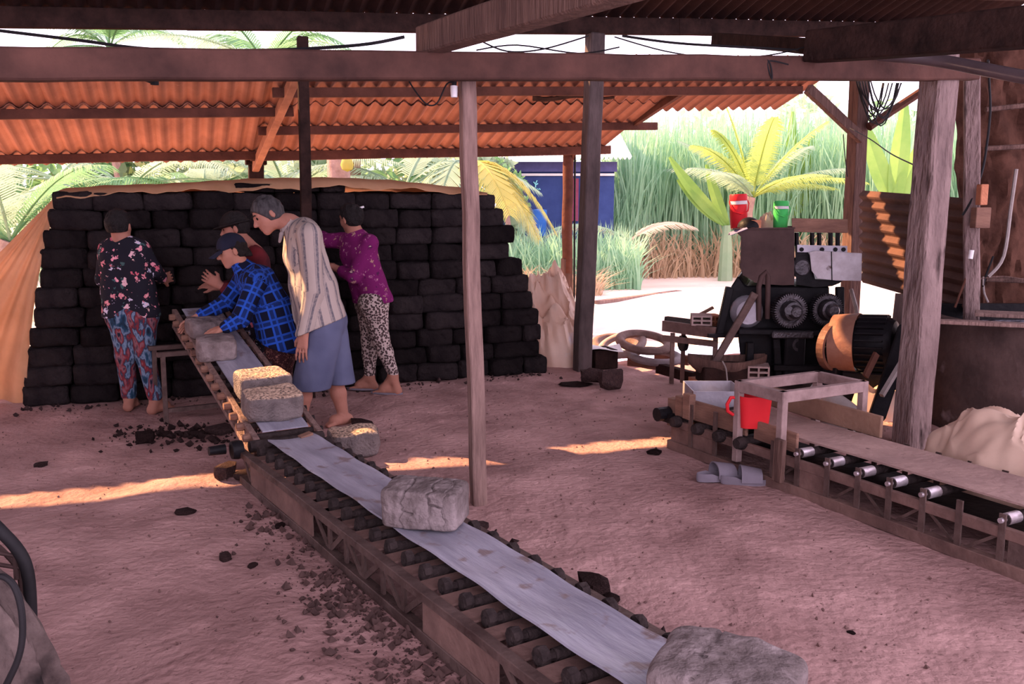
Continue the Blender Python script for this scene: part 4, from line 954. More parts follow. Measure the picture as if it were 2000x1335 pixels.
# crate at the dark post, sack
bx = P(1172, 722); cr = thing('wooden_box', bx, 'dark box with a pale sheet on top beside the dark square post', 'box')
mb = MB(); mb.box(bx+Vector((.02, .18, .09)), (.24, .28, .18), UX); mb.build('body', WOODD, cr, bevel=.005)
mb = MB(); mb.sheet(lambda a, b: bx+Vector((-.12+.34*a, .0+.34*b, .19+.015*math.sin(5*a+2*b))), 6, 4, .003); mb.build('paper_sheet', WHITE, cr)
mb = MB(); sk = P(1102, 718); sk.y += .25
mb.sheet(lambda a, b: sk+Vector((.11*math.cos(2*math.pi*a)*math.sqrt(max(0, 1-b*b)), .13*math.sin(2*math.pi*a)*math.sqrt(max(0, 1-b*b)), .24*b)), 18, 10, 0); mb.build('black_sack', IRON, None, smooth=True, label='small black sack behind the foot of the dark square post', cat='sack')
# ------------------------------------------------------------------ things at the right conveyor's upper end
tg = P(1402, 812, .10); tz = .11
tt = thing('metal_tank', tg, 'open grey sheet metal tray behind the right conveyor\'s upper end', 'tray')
ta_, tb_ = gv(.10, .62, 0), gv(.62, .62, 0)
ta_, tb_ = D(1354, 803, 5.75), D(1452, 803, 5.75); ta_.z = tb_.z = .2
lx = (tb_-ta_).length; ex = Vector((1, 0, 0)); c = lerp(ta_, tb_, .5)+Vector((0, .18, 0))
for o_, s_ in ((Vector((0, -.18, .07)), (lx, .006, .15)), (Vector((0, .18, .07)), (lx, .006, .15)), (Vector((-lx/2, 0, .07)), (.006, .36, .15)), (Vector((lx/2, 0, .07)), (.006, .36, .15)), (Vector((0, 0, .0)), (lx, .36, .006))):
    mb = MB(); mb.box(c+o_, s_, ex); mb.build('side' if s_[2] > .01 else 'bottom', GALV, tt)
mb = MB(); mb.box(c+Vector((.02, -.02, .03)), (lx-.08, .28, .02), ex); mb.build('water', WHITE, tt)
mb = MB(); mb.box(c-Vector((0, 0, .11)), (lx*.9, .3, .19), ex); mb.build('plinth', WOODD, tt)
rb = P(1471, 832, .285)
jg = thing('plastic_pail', rb, 'bright red plastic pail standing on the right conveyor inside the box frame', 'pail')
mb = MB()
def pail(a, b):
    th = 2*math.pi*a; r_ = .080+.014*b; k = (abs(math.cos(th))**4+abs(math.sin(th))**4)**-.25
    return rb+Vector((r_*k*math.cos(th), r_*k*math.sin(th)*.8, .185*b+.0))
mb.sheet(pail, 28, 6, .004); mb.build('body', RED, jg, smooth=True)
mb = MB(); mb.sheet(lambda a, b: rb+Vector((.08*b*math.cos(2*math.pi*a), .065*b*math.sin(2*math.pi*a), .004)), 20, 2, .004); mb.build('bottom', RED, jg)
mb = MB(); mb.tube([rb+Vector((-.10, 0, .17)), rb+Vector((-.135, 0, .17)), rb+Vector((-.155, 0, .13)), rb+Vector((-.15, 0, .09)), rb+Vector((-.12, 0, .07)), rb+Vector((-.098, 0, .08))], .011, 8); mb.build('handle', RED, jg, smooth=True)
mb = MB(); mb.lathe(rb+Vector((.01, 0, .185)), [(.03, 0), (.03, .02), (0, .03)], 10); mb.build('spout', RED, jg, smooth=True)
for i, (a, b) in enumerate((((1545, 786), (1668, 838)), ((1590, 762), (1700, 830)))):
    p0, p1 = D(*a, 5.95+.25*i), D(*b, 5.55+.25*i)
    mb = MB(); mb.path([p0, lerp(p0, p1, .3)+Vector((0, 0, .015)), lerp(p0, p1, .65)+Vector((0, 0, .005)), p1-Vector((0, 0, .03))], .062, 14); mb.build('rolled_hose', HOSE, None, smooth=True, label=['fat grey hose behind the box frame, front one', 'fat grey hose behind the box frame, rear one'][i], cat='hose')
crumple(P(1725, 815), .26, .14, .24, 0, 31, TARPC, 'crumpled tan sacks between the box frame and the concrete post', 'sack', 'sack_heap', 60, .25)
# slippers
def slipper(base, rz, label):
    t = thing('slipper', base, label, 'slipper', 'pair of grey slippers'); c, s = math.cos(rz), math.sin(rz)
    def W(x, y, z): return Vector(base)+Vector((x*c-y*s, x*s+y*c, z))
    out = []
    n = 28
    for i in range(n):
        th = 2*math.pi*i/n; x = .135*math.cos(th); wd = .048+.010*math.cos(th); y = wd*math.sin(th)*(1-.12*math.cos(th+.0)**2 if abs(math.cos(th)) < .6 else 1); out.append((x, y))
    mb = MB(); v = [W(x, y, .0) for x, y in out]+[W(x*1.04, y*1.05, .018) for x, y in out]+[W(x*1.02, y*1.02, .036+.012*(x/.135 < -.3)) for x, y in out]+[W(x*.88, y*.85, .030) for x, y in out]
    f = [tuple(reversed(range(n))), tuple(range(3*n, 4*n))]+[(k*n+i, k*n+(i+1) % n, (k+1)*n+(i+1) % n, (k+1)*n+i) for k in range(3) for i in range(n)]
    mb.raw(v, f); mb.build('sole', FOAM, t, smooth=True)
    mb = MB(); mb.sheet(lambda a, b: W(.085-.115*b+.0, .058*math.cos(math.pi*a)*(1.0+.02*b), .022+(.058+.022*b)*math.sin(math.pi*a)**.7), 16, 5, .007); mb.build('strap', FOAM, t, smooth=True)
slipper(P(1455, 944), R(-4), 'grey foam slipper by the right conveyor, nearer one of the pair')
slipper(P(1403, 936), R(16), 'grey foam slipper by the right conveyor, farther one of the pair')
# foreground plastic at right
_pc = gv(g_t(1950, 0, .3, .55), .64, 0)+Vector((.14, .05, 0))
crumple((_pc.x, _pc.y, 0), .62, .30, .44, math.atan2(gdir.y, gdir.x), 8, TARPC, 'large crumpled cream plastic sheet beside the right conveyor in the foreground', 'plastic sheet', 'plastic_sheet_heap', 150, .20, (-.10, .1), 1.3)
# ------------------------------------------------------------------ round tank
ctk = D(2090, 820, 6.3); ctk.z = 0; rk = abs(D(1816, 760, 6.3).x-ctk.x)*1.0
tk = thing('water_tank', ctk, 'round stained concrete tank at the right edge of the shed', 'tank')
zt_ = D(1830, 632, 5.9).z
mb = MB(); mb.lathe(ctk, [(rk, -.05), (rk, zt_*.5), (rk*.995, zt_), (rk*.92, zt_+.005), (rk*.92, .4)], 56); mb.build('wall', TANKM, tk, smooth=True)
mb = MB(); mb.sheet(lambda a, b: ctk+Vector((rk*.92*b*math.cos(2*math.pi*a), rk*.92*b*math.sin(2*math.pi*a), zt_-.10+.05*float(vnoise(np.array([[a*20, b*9, 1]]), 4)[0]))), 40, 12); mb.build('sludge', SLUDGE, tk)
for k, (a, b, w_) in enumerate((((1818, 630), (2060, 622), .10), ((1905, 605), (2080, 600), .22))):
    p0, p1 = D(*a, 5.8+.3*k), D(*b, 5.55+.3*k); p0.z = p1.z = zt_+.03+.02*k
    mb = MB(); mb.bar(p0, p1, w_, .025, None, 4, .002); mb.build('plank', WOODP, None, bevel=.004, label=['narrow pale plank lying across the rim of the round tank', 'wide pale board lying on the round tank behind the narrow plank'][k], cat='plank')
bb = D(1900, 608, 6.6); 
mb = MB(); mb.box(bb, (.9, .05, .12)); mb.build('steel_plate', IRON, None, label='dark steel plate standing at the back of the round tank', cat='plate')
# ------------------------------------------------------------------ corrugated side sheet and sacking wall
v0, v1 = D(1682, 372, 8.35), D(1895, 388, 6.5); v0b, v1b = D(1682, 551, 8.3), D(1895, 612, 6.5)
def vs(a, b):
    p = lerp(lerp(v0, v1, a), lerp(v0b, v1b, a), b); nrm_ = Vector((-(v1-v0).y, (v1-v0).x, 0)).normalized()
    return p+nrm_*.018*math.cos(2*math.pi*b*9)
cs = thing('corrugated_panel', lerp(v0b, v1b, .5), 'rust brown corrugated sheet closing the side behind the concrete post', 'panel', None, 'structure')
mb = MB(); mb.sheet(vs, 4, 72, .004); mb.build('sheet', SHEETV, cs, smooth=True)
mb = MB(); mb.tube([D(1662, 565, 8.4), D(1672, 600, 8.3), D(1694, 700, 8.0)+Vector((0, 0, -.2))], .02, 8); mb.build('leaning_pipe', HOSE, None, label='grey pipe leaning beside the rear right post', cat='pipe')
mb = MB(); pA, pB2 = D(1768, 575, 7.4), D(1752, 660, 7.4); mb.bar(pB2-Vector((0, 0, .5)), pA, .2, .08); mb.build('pillar_stub', CONC, None, label='pale stub behind the concrete post under the corrugated sheet', cat='post', kind='structure')
SW = 7.2
def sackf(a, b):
    p = lerp(lerp(D(1880, 60, SW), D(2300, 40, SW+.25), a), lerp(D(1880, 640, SW), D(2300, 680, SW+.25), a), b)
    n_ = float(fbm(np.array([[a*9, b*4.5, 2.0]]), 4, 31)[0]); rd = abs(float(vnoise(np.array([[a*14+b*3, b*4, .4]]), 6)[0]))
    return p+Vector((0, -.13*n_-.12*rd+.1, .0))
mb = MB(); mb.sheet(sackf, 60, 60, .01)
tag(mb.build('wall_right', SACK, None, smooth=True), 'brown crumpled sacking wall at the right edge', 'wall', None, 'structure')
mb = MB(); mb.bar(D(1897, 630, 6.35), D(1898, 120, 6.4), .20, .10, None, 6, .004); mb.build('concrete_post', CONC, None, bevel=.008, label='second pale post right of the cracked concrete post', cat='post', kind='structure')
for i, (y0, y1) in enumerate(((214, 206), (290, 286), (545, 548))):
    mb = MB(); mb.tube([D(1925, y0, 7.06), D(2000, y1, 7.08), D(2200, y1-6, 7.15)], .02, 8); mb.build('wooden_rail', WOOD, None, smooth=True, label=['upper wooden rail across the sacking wall', 'middle wooden rail across the sacking wall', 'lowest rail across the sacking wall above the tank'][i], cat='rail')
sb_ = thing('switch_box', D(1915, 470, 6.2), 'small fuse box wired to the sacking wall post', 'switch box')
mb = MB(); mb.box(D(1915, 425, 6.2), (.10, .08, .14)); mb.build('box', BOARD, sb_, bevel=.004)
mb = MB(); mb.box(D(1918, 380, 6.2), (.05, .07, .14)); mb.build('insulator', BRICK, sb_, bevel=.004)
mb = MB(); mb.cyl(D(1895, 505, 6.2), D(1898, 488, 6.2), .016, 10); mb.build('plug', WHITE, sb_)
cabs = [[(1930, 118), (1932, 160), (1934, 220), (1925, 300), (1915, 345), (1895, 395), (1880, 420)], [(1915, 470), (1900, 510), (1880, 560), (1865, 600)], [(1985, 330), (1975, 400), (1960, 500), (1930, 540)],
        [(1830, 565), (1870, 560), (1910, 545), (1960, 540), (2010, 548)], [(1920, 540), (1922, 570), (1930, 590)], [(1940, 500), (1925, 540), (1920, 560)]]
for i, pl in enumerate(cabs):
    mb = MB(); mb.path([D(x, y, (6.29 if i < 2 else 7.02) if not (i == 0 and y < 150) else 5.75) for x, y in pl], .008 if i != 2 else .014, 6); mb.build('electric_cable', [CABLE, WOODR, HOSE, WOOD, HOSE, CABLE][i], None, smooth=True, label=['black cable running down the post beside the sacking wall', 'pinkish cable from the fuse box down to the tank', 'thick grey cable hanging on the sacking wall', 'pale cable sagging above the tank rim', 'short twisted cable end above the tank', 'thin dark cable below the fuse box'][i], cat='cable')
# coiled cables on the strut, wires
hk = thing('cable_coil', Q(1735, 200, 3.3), 'bundle of coiled black cables hanging on the rear right post', 'cable coil')
for i in range(10):
    r_ = random.Random(i); x0 = 1668+r_.uniform(0, 34); x1 = 1720+r_.uniform(0, 42); dp = r_.uniform(50, 95)
    pts = [Q(x0+(x1-x0)*k/8, 158+dp*math.sin(math.pi*k/8)**.8+(k/8)*4, 3.28-.012*i) for k in range(9)]
    mb = MB(); mb.tube(pts, .007, 6); mb.build('cable_loop', CABLE, hk, smooth=True)
ws = [([(935, 78), (990, 100), (1060, 96), (1150, 70)], 'sagging wire left of the dark post above the tie beam', 4.9), ([(1200, 72), (1300, 100), (1400, 113), (1500, 108), (1580, 90)], 'slack black cable above the tie beam at right', 5.6), ([(1215, 70), (1320, 84), (1450, 92), (1560, 98)], 'thick black cable above the slack one at right', 5.7),
      ([(0, 60), (150, 78), (300, 96), (520, 98), (700, 88), (790, 72)], 'black cable along the top of the tie beam at left', 4.3), ([(930, 98), (1010, 88), (1130, 104), (1210, 92)], 'thin wire crossing the gap beside the dark post', 5.2), ([(1660, 250), (1700, 272), (1740, 300), (1785, 322)], 'thin wire from the rear right post to the concrete post', (8.75, 5.85)),
      ([(1647, 262), (1650, 300), (1655, 345)], 'short dangling wire at the strut joint', 8.6), ([(1455, 112), (1500, 118), (1508, 155), (1500, 120), (1540, 126)], 'dark wire tied around the tie beam at right', 5.1)]
for pl, lb, yy in ws:
    yy = yy if isinstance(yy, tuple) else (yy, yy)
    mb = MB(); mb.path([D(x, y, yy[0]+(yy[1]-yy[0])*i_/(len(pl)-1)) for i_, (x, y) in enumerate(pl)], .008 if 'thick' in lb or 'along' in lb else .0045, 6); mb.build('electric_wire', CABLE, None, smooth=True, label=lb, cat='wire')
# ------------------------------------------------------------------ left foreground: bent tube frame and sack
lf = thing('handcart', P(20, 1330), 'curved black tube rack with thin rods at the lower left corner', 'rack')
ly = 2.35
mb = MB(); mb.path([D(-260, 985, ly), D(-120, 985, ly), D(-30, 1012, ly), D(10, 1045, ly), D(38, 1078, ly), D(52, 1110, ly), D(58, 1155, ly), D(60, 1230, ly), D(56, 1330, ly), D(50, 1500, ly)], .017, 12); mb.build('hoop', CABLE, lf, smooth=True)
mb = MB(); mb.path([D(-260, 1040, ly+.06), D(-100, 1035, ly+.06), D(-30, 1050, ly+.06), D(20, 1090, ly+.06), D(40, 1130, ly+.06), D(44, 1230, ly+.06), D(40, 1500, ly+.06)], .008, 8); mb.build('inner_hoop', HOPM, lf, smooth=True)
for a, b in (((-260, 1030), (44, 1088)), ((-260, 1060), (48, 1110))):
    mb = MB(); mb.tube([D(*a, ly), D(*b, ly)], .006, 7); mb.build('rod', HOPM, lf)
mb = MB(); mb.tube([D(30, 1086, ly), D(33, 1130, ly)], .008, 7); mb.build('rod', HOPM, lf)
SKM = M('foreground_sack', (.15, .11, .10), (.03, .021, .02), scale=5, bump=.8, bscale=9, rough=.9, spots=((.012, .010, .010), 3.4, .53), dist=.05, lo=.35, hi=.65)
def fsack(a, b):
    th = -math.pi*.55+math.pi*1.25*a; c = D(-75, 1440, 2.15)
    rd = 1-2*abs(float(vnoise(np.array([[th*3.2+b*1.4, b*1.1, .3]]), 3)[0])); rd2 = 1-2*abs(float(vnoise(np.array([[th*7+b*3, b*2.2, 1.3]]), 5)[0]))
    r_ = .215+.040*rd+.014*rd2; k = math.sqrt(max(0, 1-(b*.98)**2.6)); fl = .03*float(vnoise(np.array([[th*2.2, b*3.0, .3]]), 3)[0])
    return Vector((c.x+(r_+fl)*k*math.cos(th), c.y+(r_+fl)*k*math.sin(th), .66*b+.02*rd2*(1-b)))
mb = MB(); mb.sheet(fsack, 110, 60)
mb.build('draped_sack', SKM, None, smooth=True, label='stained pale sack draped in the lower left corner below the tube rack', cat='sack')
mb = MB(); mb.path([D(x, y, 1.97) for x, y in ((-60, 1180), (-10, 1128), (22, 1136), (40, 1180), (44, 1240), (34, 1290), (8, 1345))], .008, 8); mb.build('black_strap', CABLE, None, smooth=True, label='black strip of torn cloth over the stained sack', cat='strap')
# ------------------------------------------------------------------ people: one continuous skin, clothes as children
def surfnet(F, org, h):
    s = F < 0; nx, ny, nz = F.shape
    cnt = np.zeros((nx-1, ny-1, nz-1), np.uint8)
    offs = [(i, j, k) for i in (0, 1) for j in (0, 1) for k in (0, 1)]
    for i, j, k in offs: cnt += s[i:nx-1+i, j:ny-1+j, k:nz-1+k]
    act = (cnt > 0) & (cnt < 8); I, J, K = np.nonzero(act)
    idx = np.full(act.shape, -1, np.int64); idx[I, J, K] = np.arange(len(I))
    acc = np.zeros((len(I), 3)); n = np.zeros(len(I))
    for a in offs:
        for ax in range(3):
            if a[ax]: continue
            b = list(a); b[ax] = 1
            f0 = F[I+a[0], J+a[1], K+a[2]]; f1 = F[I+b[0], J+b[1], K+b[2]]; m = (f0 < 0) != (f1 < 0)
            t = np.where(m, f0/np.where(m, f0-f1, 1), 0)
            p = np.array(a, float)[None].repeat(len(I), 0); p[:, ax] += t; acc += p*m[:, None]; n += m
    V = np.stack([I, J, K], 1)+acc/n[:, None]; V = np.array(org)+V*h
    quads = []
    for ax in range(3):
        sl0 = [slice(None)]*3; sl1 = [slice(None)]*3; sl0[ax] = slice(0, -1); sl1[ax] = slice(1, None)
        a, b = s[tuple(sl0)], s[tuple(sl1)]; x = a != b
        o1, o2 = (ax+1) % 3, (ax+2) % 3
        E_ = np.stack(np.nonzero(x), 1); sg = a[tuple(E_.T)]
        ok = (E_[:, o1] > 0) & (E_[:, o2] > 0) & (E_[:, o1] < idx.shape[o1]) & (E_[:, o2] < idx.shape[o2]) & (E_[:, ax] < idx.shape[ax])
        E_ = E_[ok]; sg = sg[ok]; c = []
        for d1, d2 in ((-1, -1), (0, -1), (0, 0), (-1, 0)):
            q = E_.copy(); q[:, o1] += d1; q[:, o2] += d2; c.append(idx[tuple(q.T)])
        c = np.stack(c, 1); c[~sg] = c[~sg][:, ::-1]; quads.append(c)
    return V, np.concatenate(quads)
class SDF:
    def __init__(s, k=.02): s.p = []; s.k = k
    def cone(s, a, b, ra, rb=None, k=None, flat=None):
        """flat: (unit direction, factor) squeezes the cross-section along a direction"""
        s.p.append((np.array(a, float), np.array(b, float), ra, ra if rb is None else rb, s.k if k is None else k, flat)); return s
    def chain(s, pts, rs, k=None):
        for i in range(len(pts)-1): s.cone(pts[i], pts[i+1], rs[i], rs[i+1], k)
        return s
    def ell(s, c, axes, radii, k=None): s.p.append(('e', np.array(c, float), np.array(axes, float), np.array(radii, float), s.k if k is None else k)); return s
    @staticmethod
    def dist(pr, X):
        if isinstance(pr[0], str):
            q = (X-pr[1])@pr[2].T; r = pr[3]; k0 = np.linalg.norm(q/r, axis=-1); k1 = np.linalg.norm(q/(r*r), axis=-1)
            return np.where(k1 > 1e-9, k0*(k0-1)/np.maximum(k1, 1e-9), -r.min())
        a, b, ra, rb, k, fl = pr; ab = b-a; l2 = max(ab@ab, 1e-9); w = X-a
        if fl is not None:
            d = np.array(fl[0]); w = w+d*((w@d)*(1/fl[1]-1))[..., None]; abw = ab+d*((ab@d)*(1/fl[1]-1)); ab = abw; l2 = max(ab@ab, 1e-9)
        t = np.clip((w@ab)/l2, 0, 1)
        return np.linalg.norm(w-ab*t[..., None], axis=-1)-(ra+(rb-ra)*t)
    def bounds(s):
        lo, hi = [], []
        for pr in s.p:
            if isinstance(pr[0], str): r = pr[3].max(); lo.append(pr[1]-r); hi.append(pr[1]+r)
            else:
                r = max(pr[2], pr[3]); lo.append(np.minimum(pr[0], pr[1])-r); hi.append(np.maximum(pr[0], pr[1])+r)
        return np.min(lo, 0), np.max(hi, 0)
    def mesh(s, h, clip=(), fold=None, pad=.03):
        lo, hi = s.bounds(); lo = lo-pad; hi = hi+pad; n = np.ceil((hi-lo)/h).astype(int)+1
        F = np.full(tuple(n), .15, np.float64)
        for pr in s.p:
            if isinstance(pr[0], str): r = pr[3].max(); a, b = pr[1]-r, pr[1]+r; k = pr[4]
            else: r = max(pr[2], pr[3]); a, b = np.minimum(pr[0], pr[1])-r, np.maximum(pr[0], pr[1])+r; k = pr[4]
            m = .035+k; i0 = np.maximum(((a-m-lo)/h).astype(int), 0); i1 = np.minimum(((b+m-lo)/h).astype(int)+2, n)
            g = np.stack(np.meshgrid(*[lo[d]+h*np.arange(i0[d], i1[d]) for d in range(3)], indexing='ij'), -1)
            d = SDF.dist(pr, g); sl = tuple(slice(i0[x], i1[x]) for x in range(3)); f = F[sl]
            hh = np.clip(.5+.5*(f-d)/k, 0, 1); F[sl] = f+(d-f)*hh-k*hh*(1-hh)
        if clip or fold:
            g = np.stack(np.meshgrid(*[lo[d]+h*np.arange(n[d]) for d in range(3)], indexing='ij'), -1)
            if fold is not None:
                near = np.abs(F) < .05; F[near] += fold(g[near])
            for p0, nn in clip: F = np.maximum(F, (g-np.array(p0, float))@np.array(nn, float))
        F[0], F[-1], F[:, 0], F[:, -1], F[:, :, 0], F[:, :, -1] = .1, .1, .1, .1, .1, .1
        return surfnet(F, lo, h)
    def obj(s, name, m, h, parent=None, clip=(), fold=None, pat=False, label=None, origin=None):
        V, Fq = s.mesh(h, clip, fold); org = np.array(rootloc(parent) if parent is not None else origin)
        me = bpy.data.meshes.new(name); me.vertices.add(len(V)); me.vertices.foreach_set('co', (V-org).ravel())
        me.loops.add(Fq.size); me.loops.foreach_set('vertex_index', Fq.ravel().astype(np.int32))
        me.polygons.add(len(Fq)); me.polygons.foreach_set('loop_start', np.arange(0, Fq.size, 4, dtype=np.int32))
        me.update(calc_edges=True); me.validate(); me.polygons.foreach_set('use_smooth', [True]*len(me.polygons)); me.materials.append(m)
        if pat:
            best = np.full(len(V), 9.0); P_ = np.zeros((len(V), 3))
            for i, pr in enumerate(s.p):
                if isinstance(pr[0], str): continue
                d = np.abs(SDF.dist(pr, V)); a, b = pr[0], pr[1]; ax = (b-a)/max(np.linalg.norm(b-a), 1e-6)
                e = np.cross(ax, [0, 1, 0.01]); e /= np.linalg.norm(e); g = np.cross(ax, e)
                w = V-a; th = np.arctan2(w@g, w@e)*(pr[2]+pr[3])/2; al = w@ax
                m_ = d < best; best[m_] = d[m_]; P_[m_] = np.stack([th[m_], al[m_], np.full(m_.sum(), i*.37)], 1)
            at = me.attributes.new('pat', 'FLOAT_VECTOR', 'POINT'); at.data.foreach_set('vector', P_.ravel())
        o = bpy.data.objects.new(name, me); COL.objects.link(o)
        if parent is not None: o.parent = parent
        else: o.location = Vector(org)
        if label: o['label'] = label
        return o
def skin(name, c): return M(name, c, tuple(x*.82 for x in c), scale=7, bump=.12, bscale=60, rough=.6)
def cloth(name, fn, rough=.9):
    """fn(tree, texcoord node, attribute node) -> (node, socket) colour"""
    m = bpy.data.materials.new(name); t = nt(m); out = node(t, 'ShaderNodeOutputMaterial'); b = node(t, 'ShaderNodeBsdfPrincipled'); b.inputs['Roughness'].default_value = rough
    b.inputs['Specular IOR Level'].default_value = .15
    tc = node(t, 'ShaderNodeTexCoord'); at = node(t, 'ShaderNodeAttribute'); at.attribute_name = 'pat'
    src = fn(t, tc, at); L(t, *src, b, 'Base Color')
    nz = node(t, 'ShaderNodeTexNoise'); nz.inputs['Scale'].default_value = 22; L(t, tc, 'Object', nz, 'Vector')
    bu = node(t, 'ShaderNodeBump'); bu.inputs['Strength'].default_value = .25; bu.inputs['Distance'].default_value = .01; L(t, nz, 'Fac', bu, 'Height'); L(t, bu, 0, b, 'Normal')
    L(t, b, 0, out, 0); return m
def math_(t, op, a, b=None, v=None):
    n = node(t, 'ShaderNodeMath'); n.operation = op; L(t, *a, n, 0)
    if b is not None: L(t, *b, n, 1)
    elif v is not None: n.inputs[1].default_value = v
    return (n, 0)
def mixc(t, fac, a, b):
    n = node(t, 'ShaderNodeMixRGB'); L(t, *fac, n, 0)
    for i, c in ((1, a), (2, b)):
        if isinstance(c[0], (int, float)): n.inputs[i].default_value = (*c, 1)
        else: L(t, *c, n, i)
    return (n, 0)
def stripes(t, tc, at):
    sx = node(t, 'ShaderNodeSeparateXYZ'); L(t, at, 'Vector', sx, 0)
    w1 = math_(t, 'FRACT', math_(t, 'MULTIPLY', (sx, 'X'), v=12.5)); a = ramp(t, [(.0, (0, 0, 0)), (.56, (0, 0, 0)), (.60, (1, 1, 1)), (.78, (1, 1, 1)), (.82, (.2, .2, .2)), (.92, (.7, .7, .7)), (.97, (0, 0, 0))]); L(t, *w1, a, 0)
    nz = node(t, 'ShaderNodeTexNoise'); nz.inputs['Scale'].default_value = 60; L(t, tc, 'Object', nz, 'Vector')
    f = math_(t, 'MULTIPLY', (a, 0), (ramp_f(t, nz, [(.3, .55), (.6, 1)]), 0))
    return mixc(t, f, (.40, .33, .29), (.12, .11, .125))
def ramp_f(t, nz, st):
    r = ramp(t, [(p, (v, v, v)) for p, v in st]); L(t, nz, 'Fac', r, 0); return r
def plaid(t, tc, at):
    sx = node(t, 'ShaderNodeSeparateXYZ'); L(t, at, 'Vector', sx, 0)
    def band(sock, f, st):
        w_ = math_(t, 'FRACT', math_(t, 'MULTIPLY', (sx, sock), v=f)); r = ramp(t, st, 'CONSTANT'); L(t, *w_, r, 0); return (r, 0)
    st = [(0, (0, 0, 0)), (.46, (.8, .8, .8)), (.58, (.22, .22, .22)), (.80, (1, 1, 1)), (.92, (.0, .0, .0))]
    a = band('X', 8.5, st); b = band('Y', 8.5, st); f = math_(t, 'MAXIMUM', a, b)
    return mixc(t, f, (.006, .008, .025), (.02, .085, .46))
def flowers(base, petals, core, scale, thr=.34):
    def fn(t, tc, at):
        v = node(t, 'ShaderNodeTexVoronoi'); v.inputs['Scale'].default_value = scale; 
        nz = node(t, 'ShaderNodeTexNoise'); nz.inputs['Scale'].default_value = scale*2.2; nz.inputs['Detail'].default_value = 2; L(t, tc, 'Object', nz, 'Vector')
        mx = node(t, 'ShaderNodeMixRGB'); mx.inputs[0].default_value = .07; L(t, tc, 'Object', mx, 1); L(t, nz, 'Color', mx, 2); L(t, mx, 0, v, 'Vector')
        r = ramp(t, [(thr-.03, (1, 1, 1)), (thr, (0, 0, 0))]); L(t, v, 'Distance', r, 0)
        hs = node(t, 'ShaderNodeSeparateColor'); L(t, v, 'Color', hs, 0)
        pc = ramp(t, [(i/len(petals), c) for i, c in enumerate(petals)], 'CONSTANT'); L(t, hs, 0, pc, 0)
        rc = ramp(t, [(thr*.28, (1, 1, 1)), (thr*.4, (0, 0, 0))]); L(t, v, 'Distance', rc, 0)
        a = mixc(t, (r, 0), base, (pc, 0))
        return mixc(t, (rc, 0), a, core)
    return fn
def leopard(t, tc, at):
    v = node(t, 'ShaderNodeTexVoronoi'); v.inputs['Scale'].default_value = 52; L(t, tc, 'Object', v, 'Vector')
    r = ramp(t, [(.0, (.16, .10, .09)), (.26, (.10, .06, .06)), (.38, (.03, .022, .022)), (.47, (.03, .022, .022)), (.56, (.50, .40, .36))]); L(t, v, 'Distance', r, 0); return (r, 0)
def camo(t, tc, at):
    mp = node(t, 'ShaderNodeMapping'); mp.inputs['Scale'].default_value = (1, 1, .42); L(t, tc, 'Object', mp, 0)
    nz = node(t, 'ShaderNodeTexNoise'); nz.inputs['Scale'].default_value = 15; nz.inputs['Detail'].default_value = 3; L(t, mp, 0, nz, 'Vector')
    r = ramp(t, [(.30, (.012, .016, .03)), (.40, (.02, .06, .11)), (.46, (.18, .24, .34)), (.50, (.02, .04, .07)), (.55, (.20, .025, .03)), (.60, (.25, .11, .13)), (.66, (.012, .016, .03))]); L(t, nz, 'Fac', r, 0); return (r, 0)
def plain(c1, c2, sc=4):
    def fn(t, tc, at):
        nz = node(t, 'ShaderNodeTexNoise'); nz.inputs['Scale'].default_value = sc; L(t, tc, 'Object', nz, 'Vector'); r = ramp(t, [(.35, c2), (.65, c1)]); L(t, nz, 'Fac', r, 0); return (r, 0)
    return fn
HAIRD = M('hair_black', (.022, .018, .018), (.010, .008, .008), scale=40, bump=.6, bscale=120, rough=.6)
HAIRG = M('hair_greying', (.085, .078, .08), (.012, .010, .011), scale=18, stretch=(2, 2, .6), bump=.35, bscale=160, rough=.6)
EYE = M('eye_dark', (.02, .015, .015), (.01, .01, .01), bump=0, rough=.25); 
def V3(p): return np.array(Vector(p))
def unit(v): v = np.array(v, float); return v/np.linalg.norm(v)
def folds(amp, fr, seed):
    def fn(p): 
        q = p*np.array([fr, fr, fr*.45]); return amp*fbm(q, 2, seed)
    return fn
def head(B, c, f, u, sc=1.0):
    c = V3(c); f = unit(f); u = np.array(u, float); u = unit(u-f*(u@f)); s = np.cross(f, u)
    AX = np.array([s, f, u]); P_ = lambda a, b, d: c+(s*a+f*b+u*d)*sc
    B.ell(P_(0, -.012, .028), AX, np.array([.076, .094, .088])*sc, .02)
    B.ell(P_(0, .020, -.020), AX, np.array([.064, .070, .086])*sc, .02)
    B.cone(P_(0, .050, -.055), P_(0, .062, -.088), .036*sc, .026*sc, .025)
    for k in (-1, 1):
        B.cone(P_(.040*k, .048, -.022), P_(.036*k, .056, -.03), .026*sc, .022*sc, .02)          # cheeks
        B.cone(P_(.012*k, .080, .030), P_(.045*k, .066, .028), .011*sc, .009*sc, .012)          # brow
        B.ell(P_(.086*k, -.014, -.008), AX, np.array([.011, .019, .032])*sc, .006)              # ears
        B.cone(P_(.009*k, .094, -.024), P_(.013*k, .088, -.024), .009*sc, .008*sc, .006)        # nostrils
    B.cone(P_(0, .084, .018), P_(0, .108, -.018), .009*sc, .013*sc, .010)                       # nose
    B.cone(P_(-.018, .082, -.050), P_(.018, .082, -.050), .0075*sc, .0075*sc, .006)             # upper lip
    B.cone(P_(-.015, .081, -.062), P_(.015, .081, -.062), .0085*sc, .0085*sc, .006)             # lower lip
    return P_, AX, s, f, u
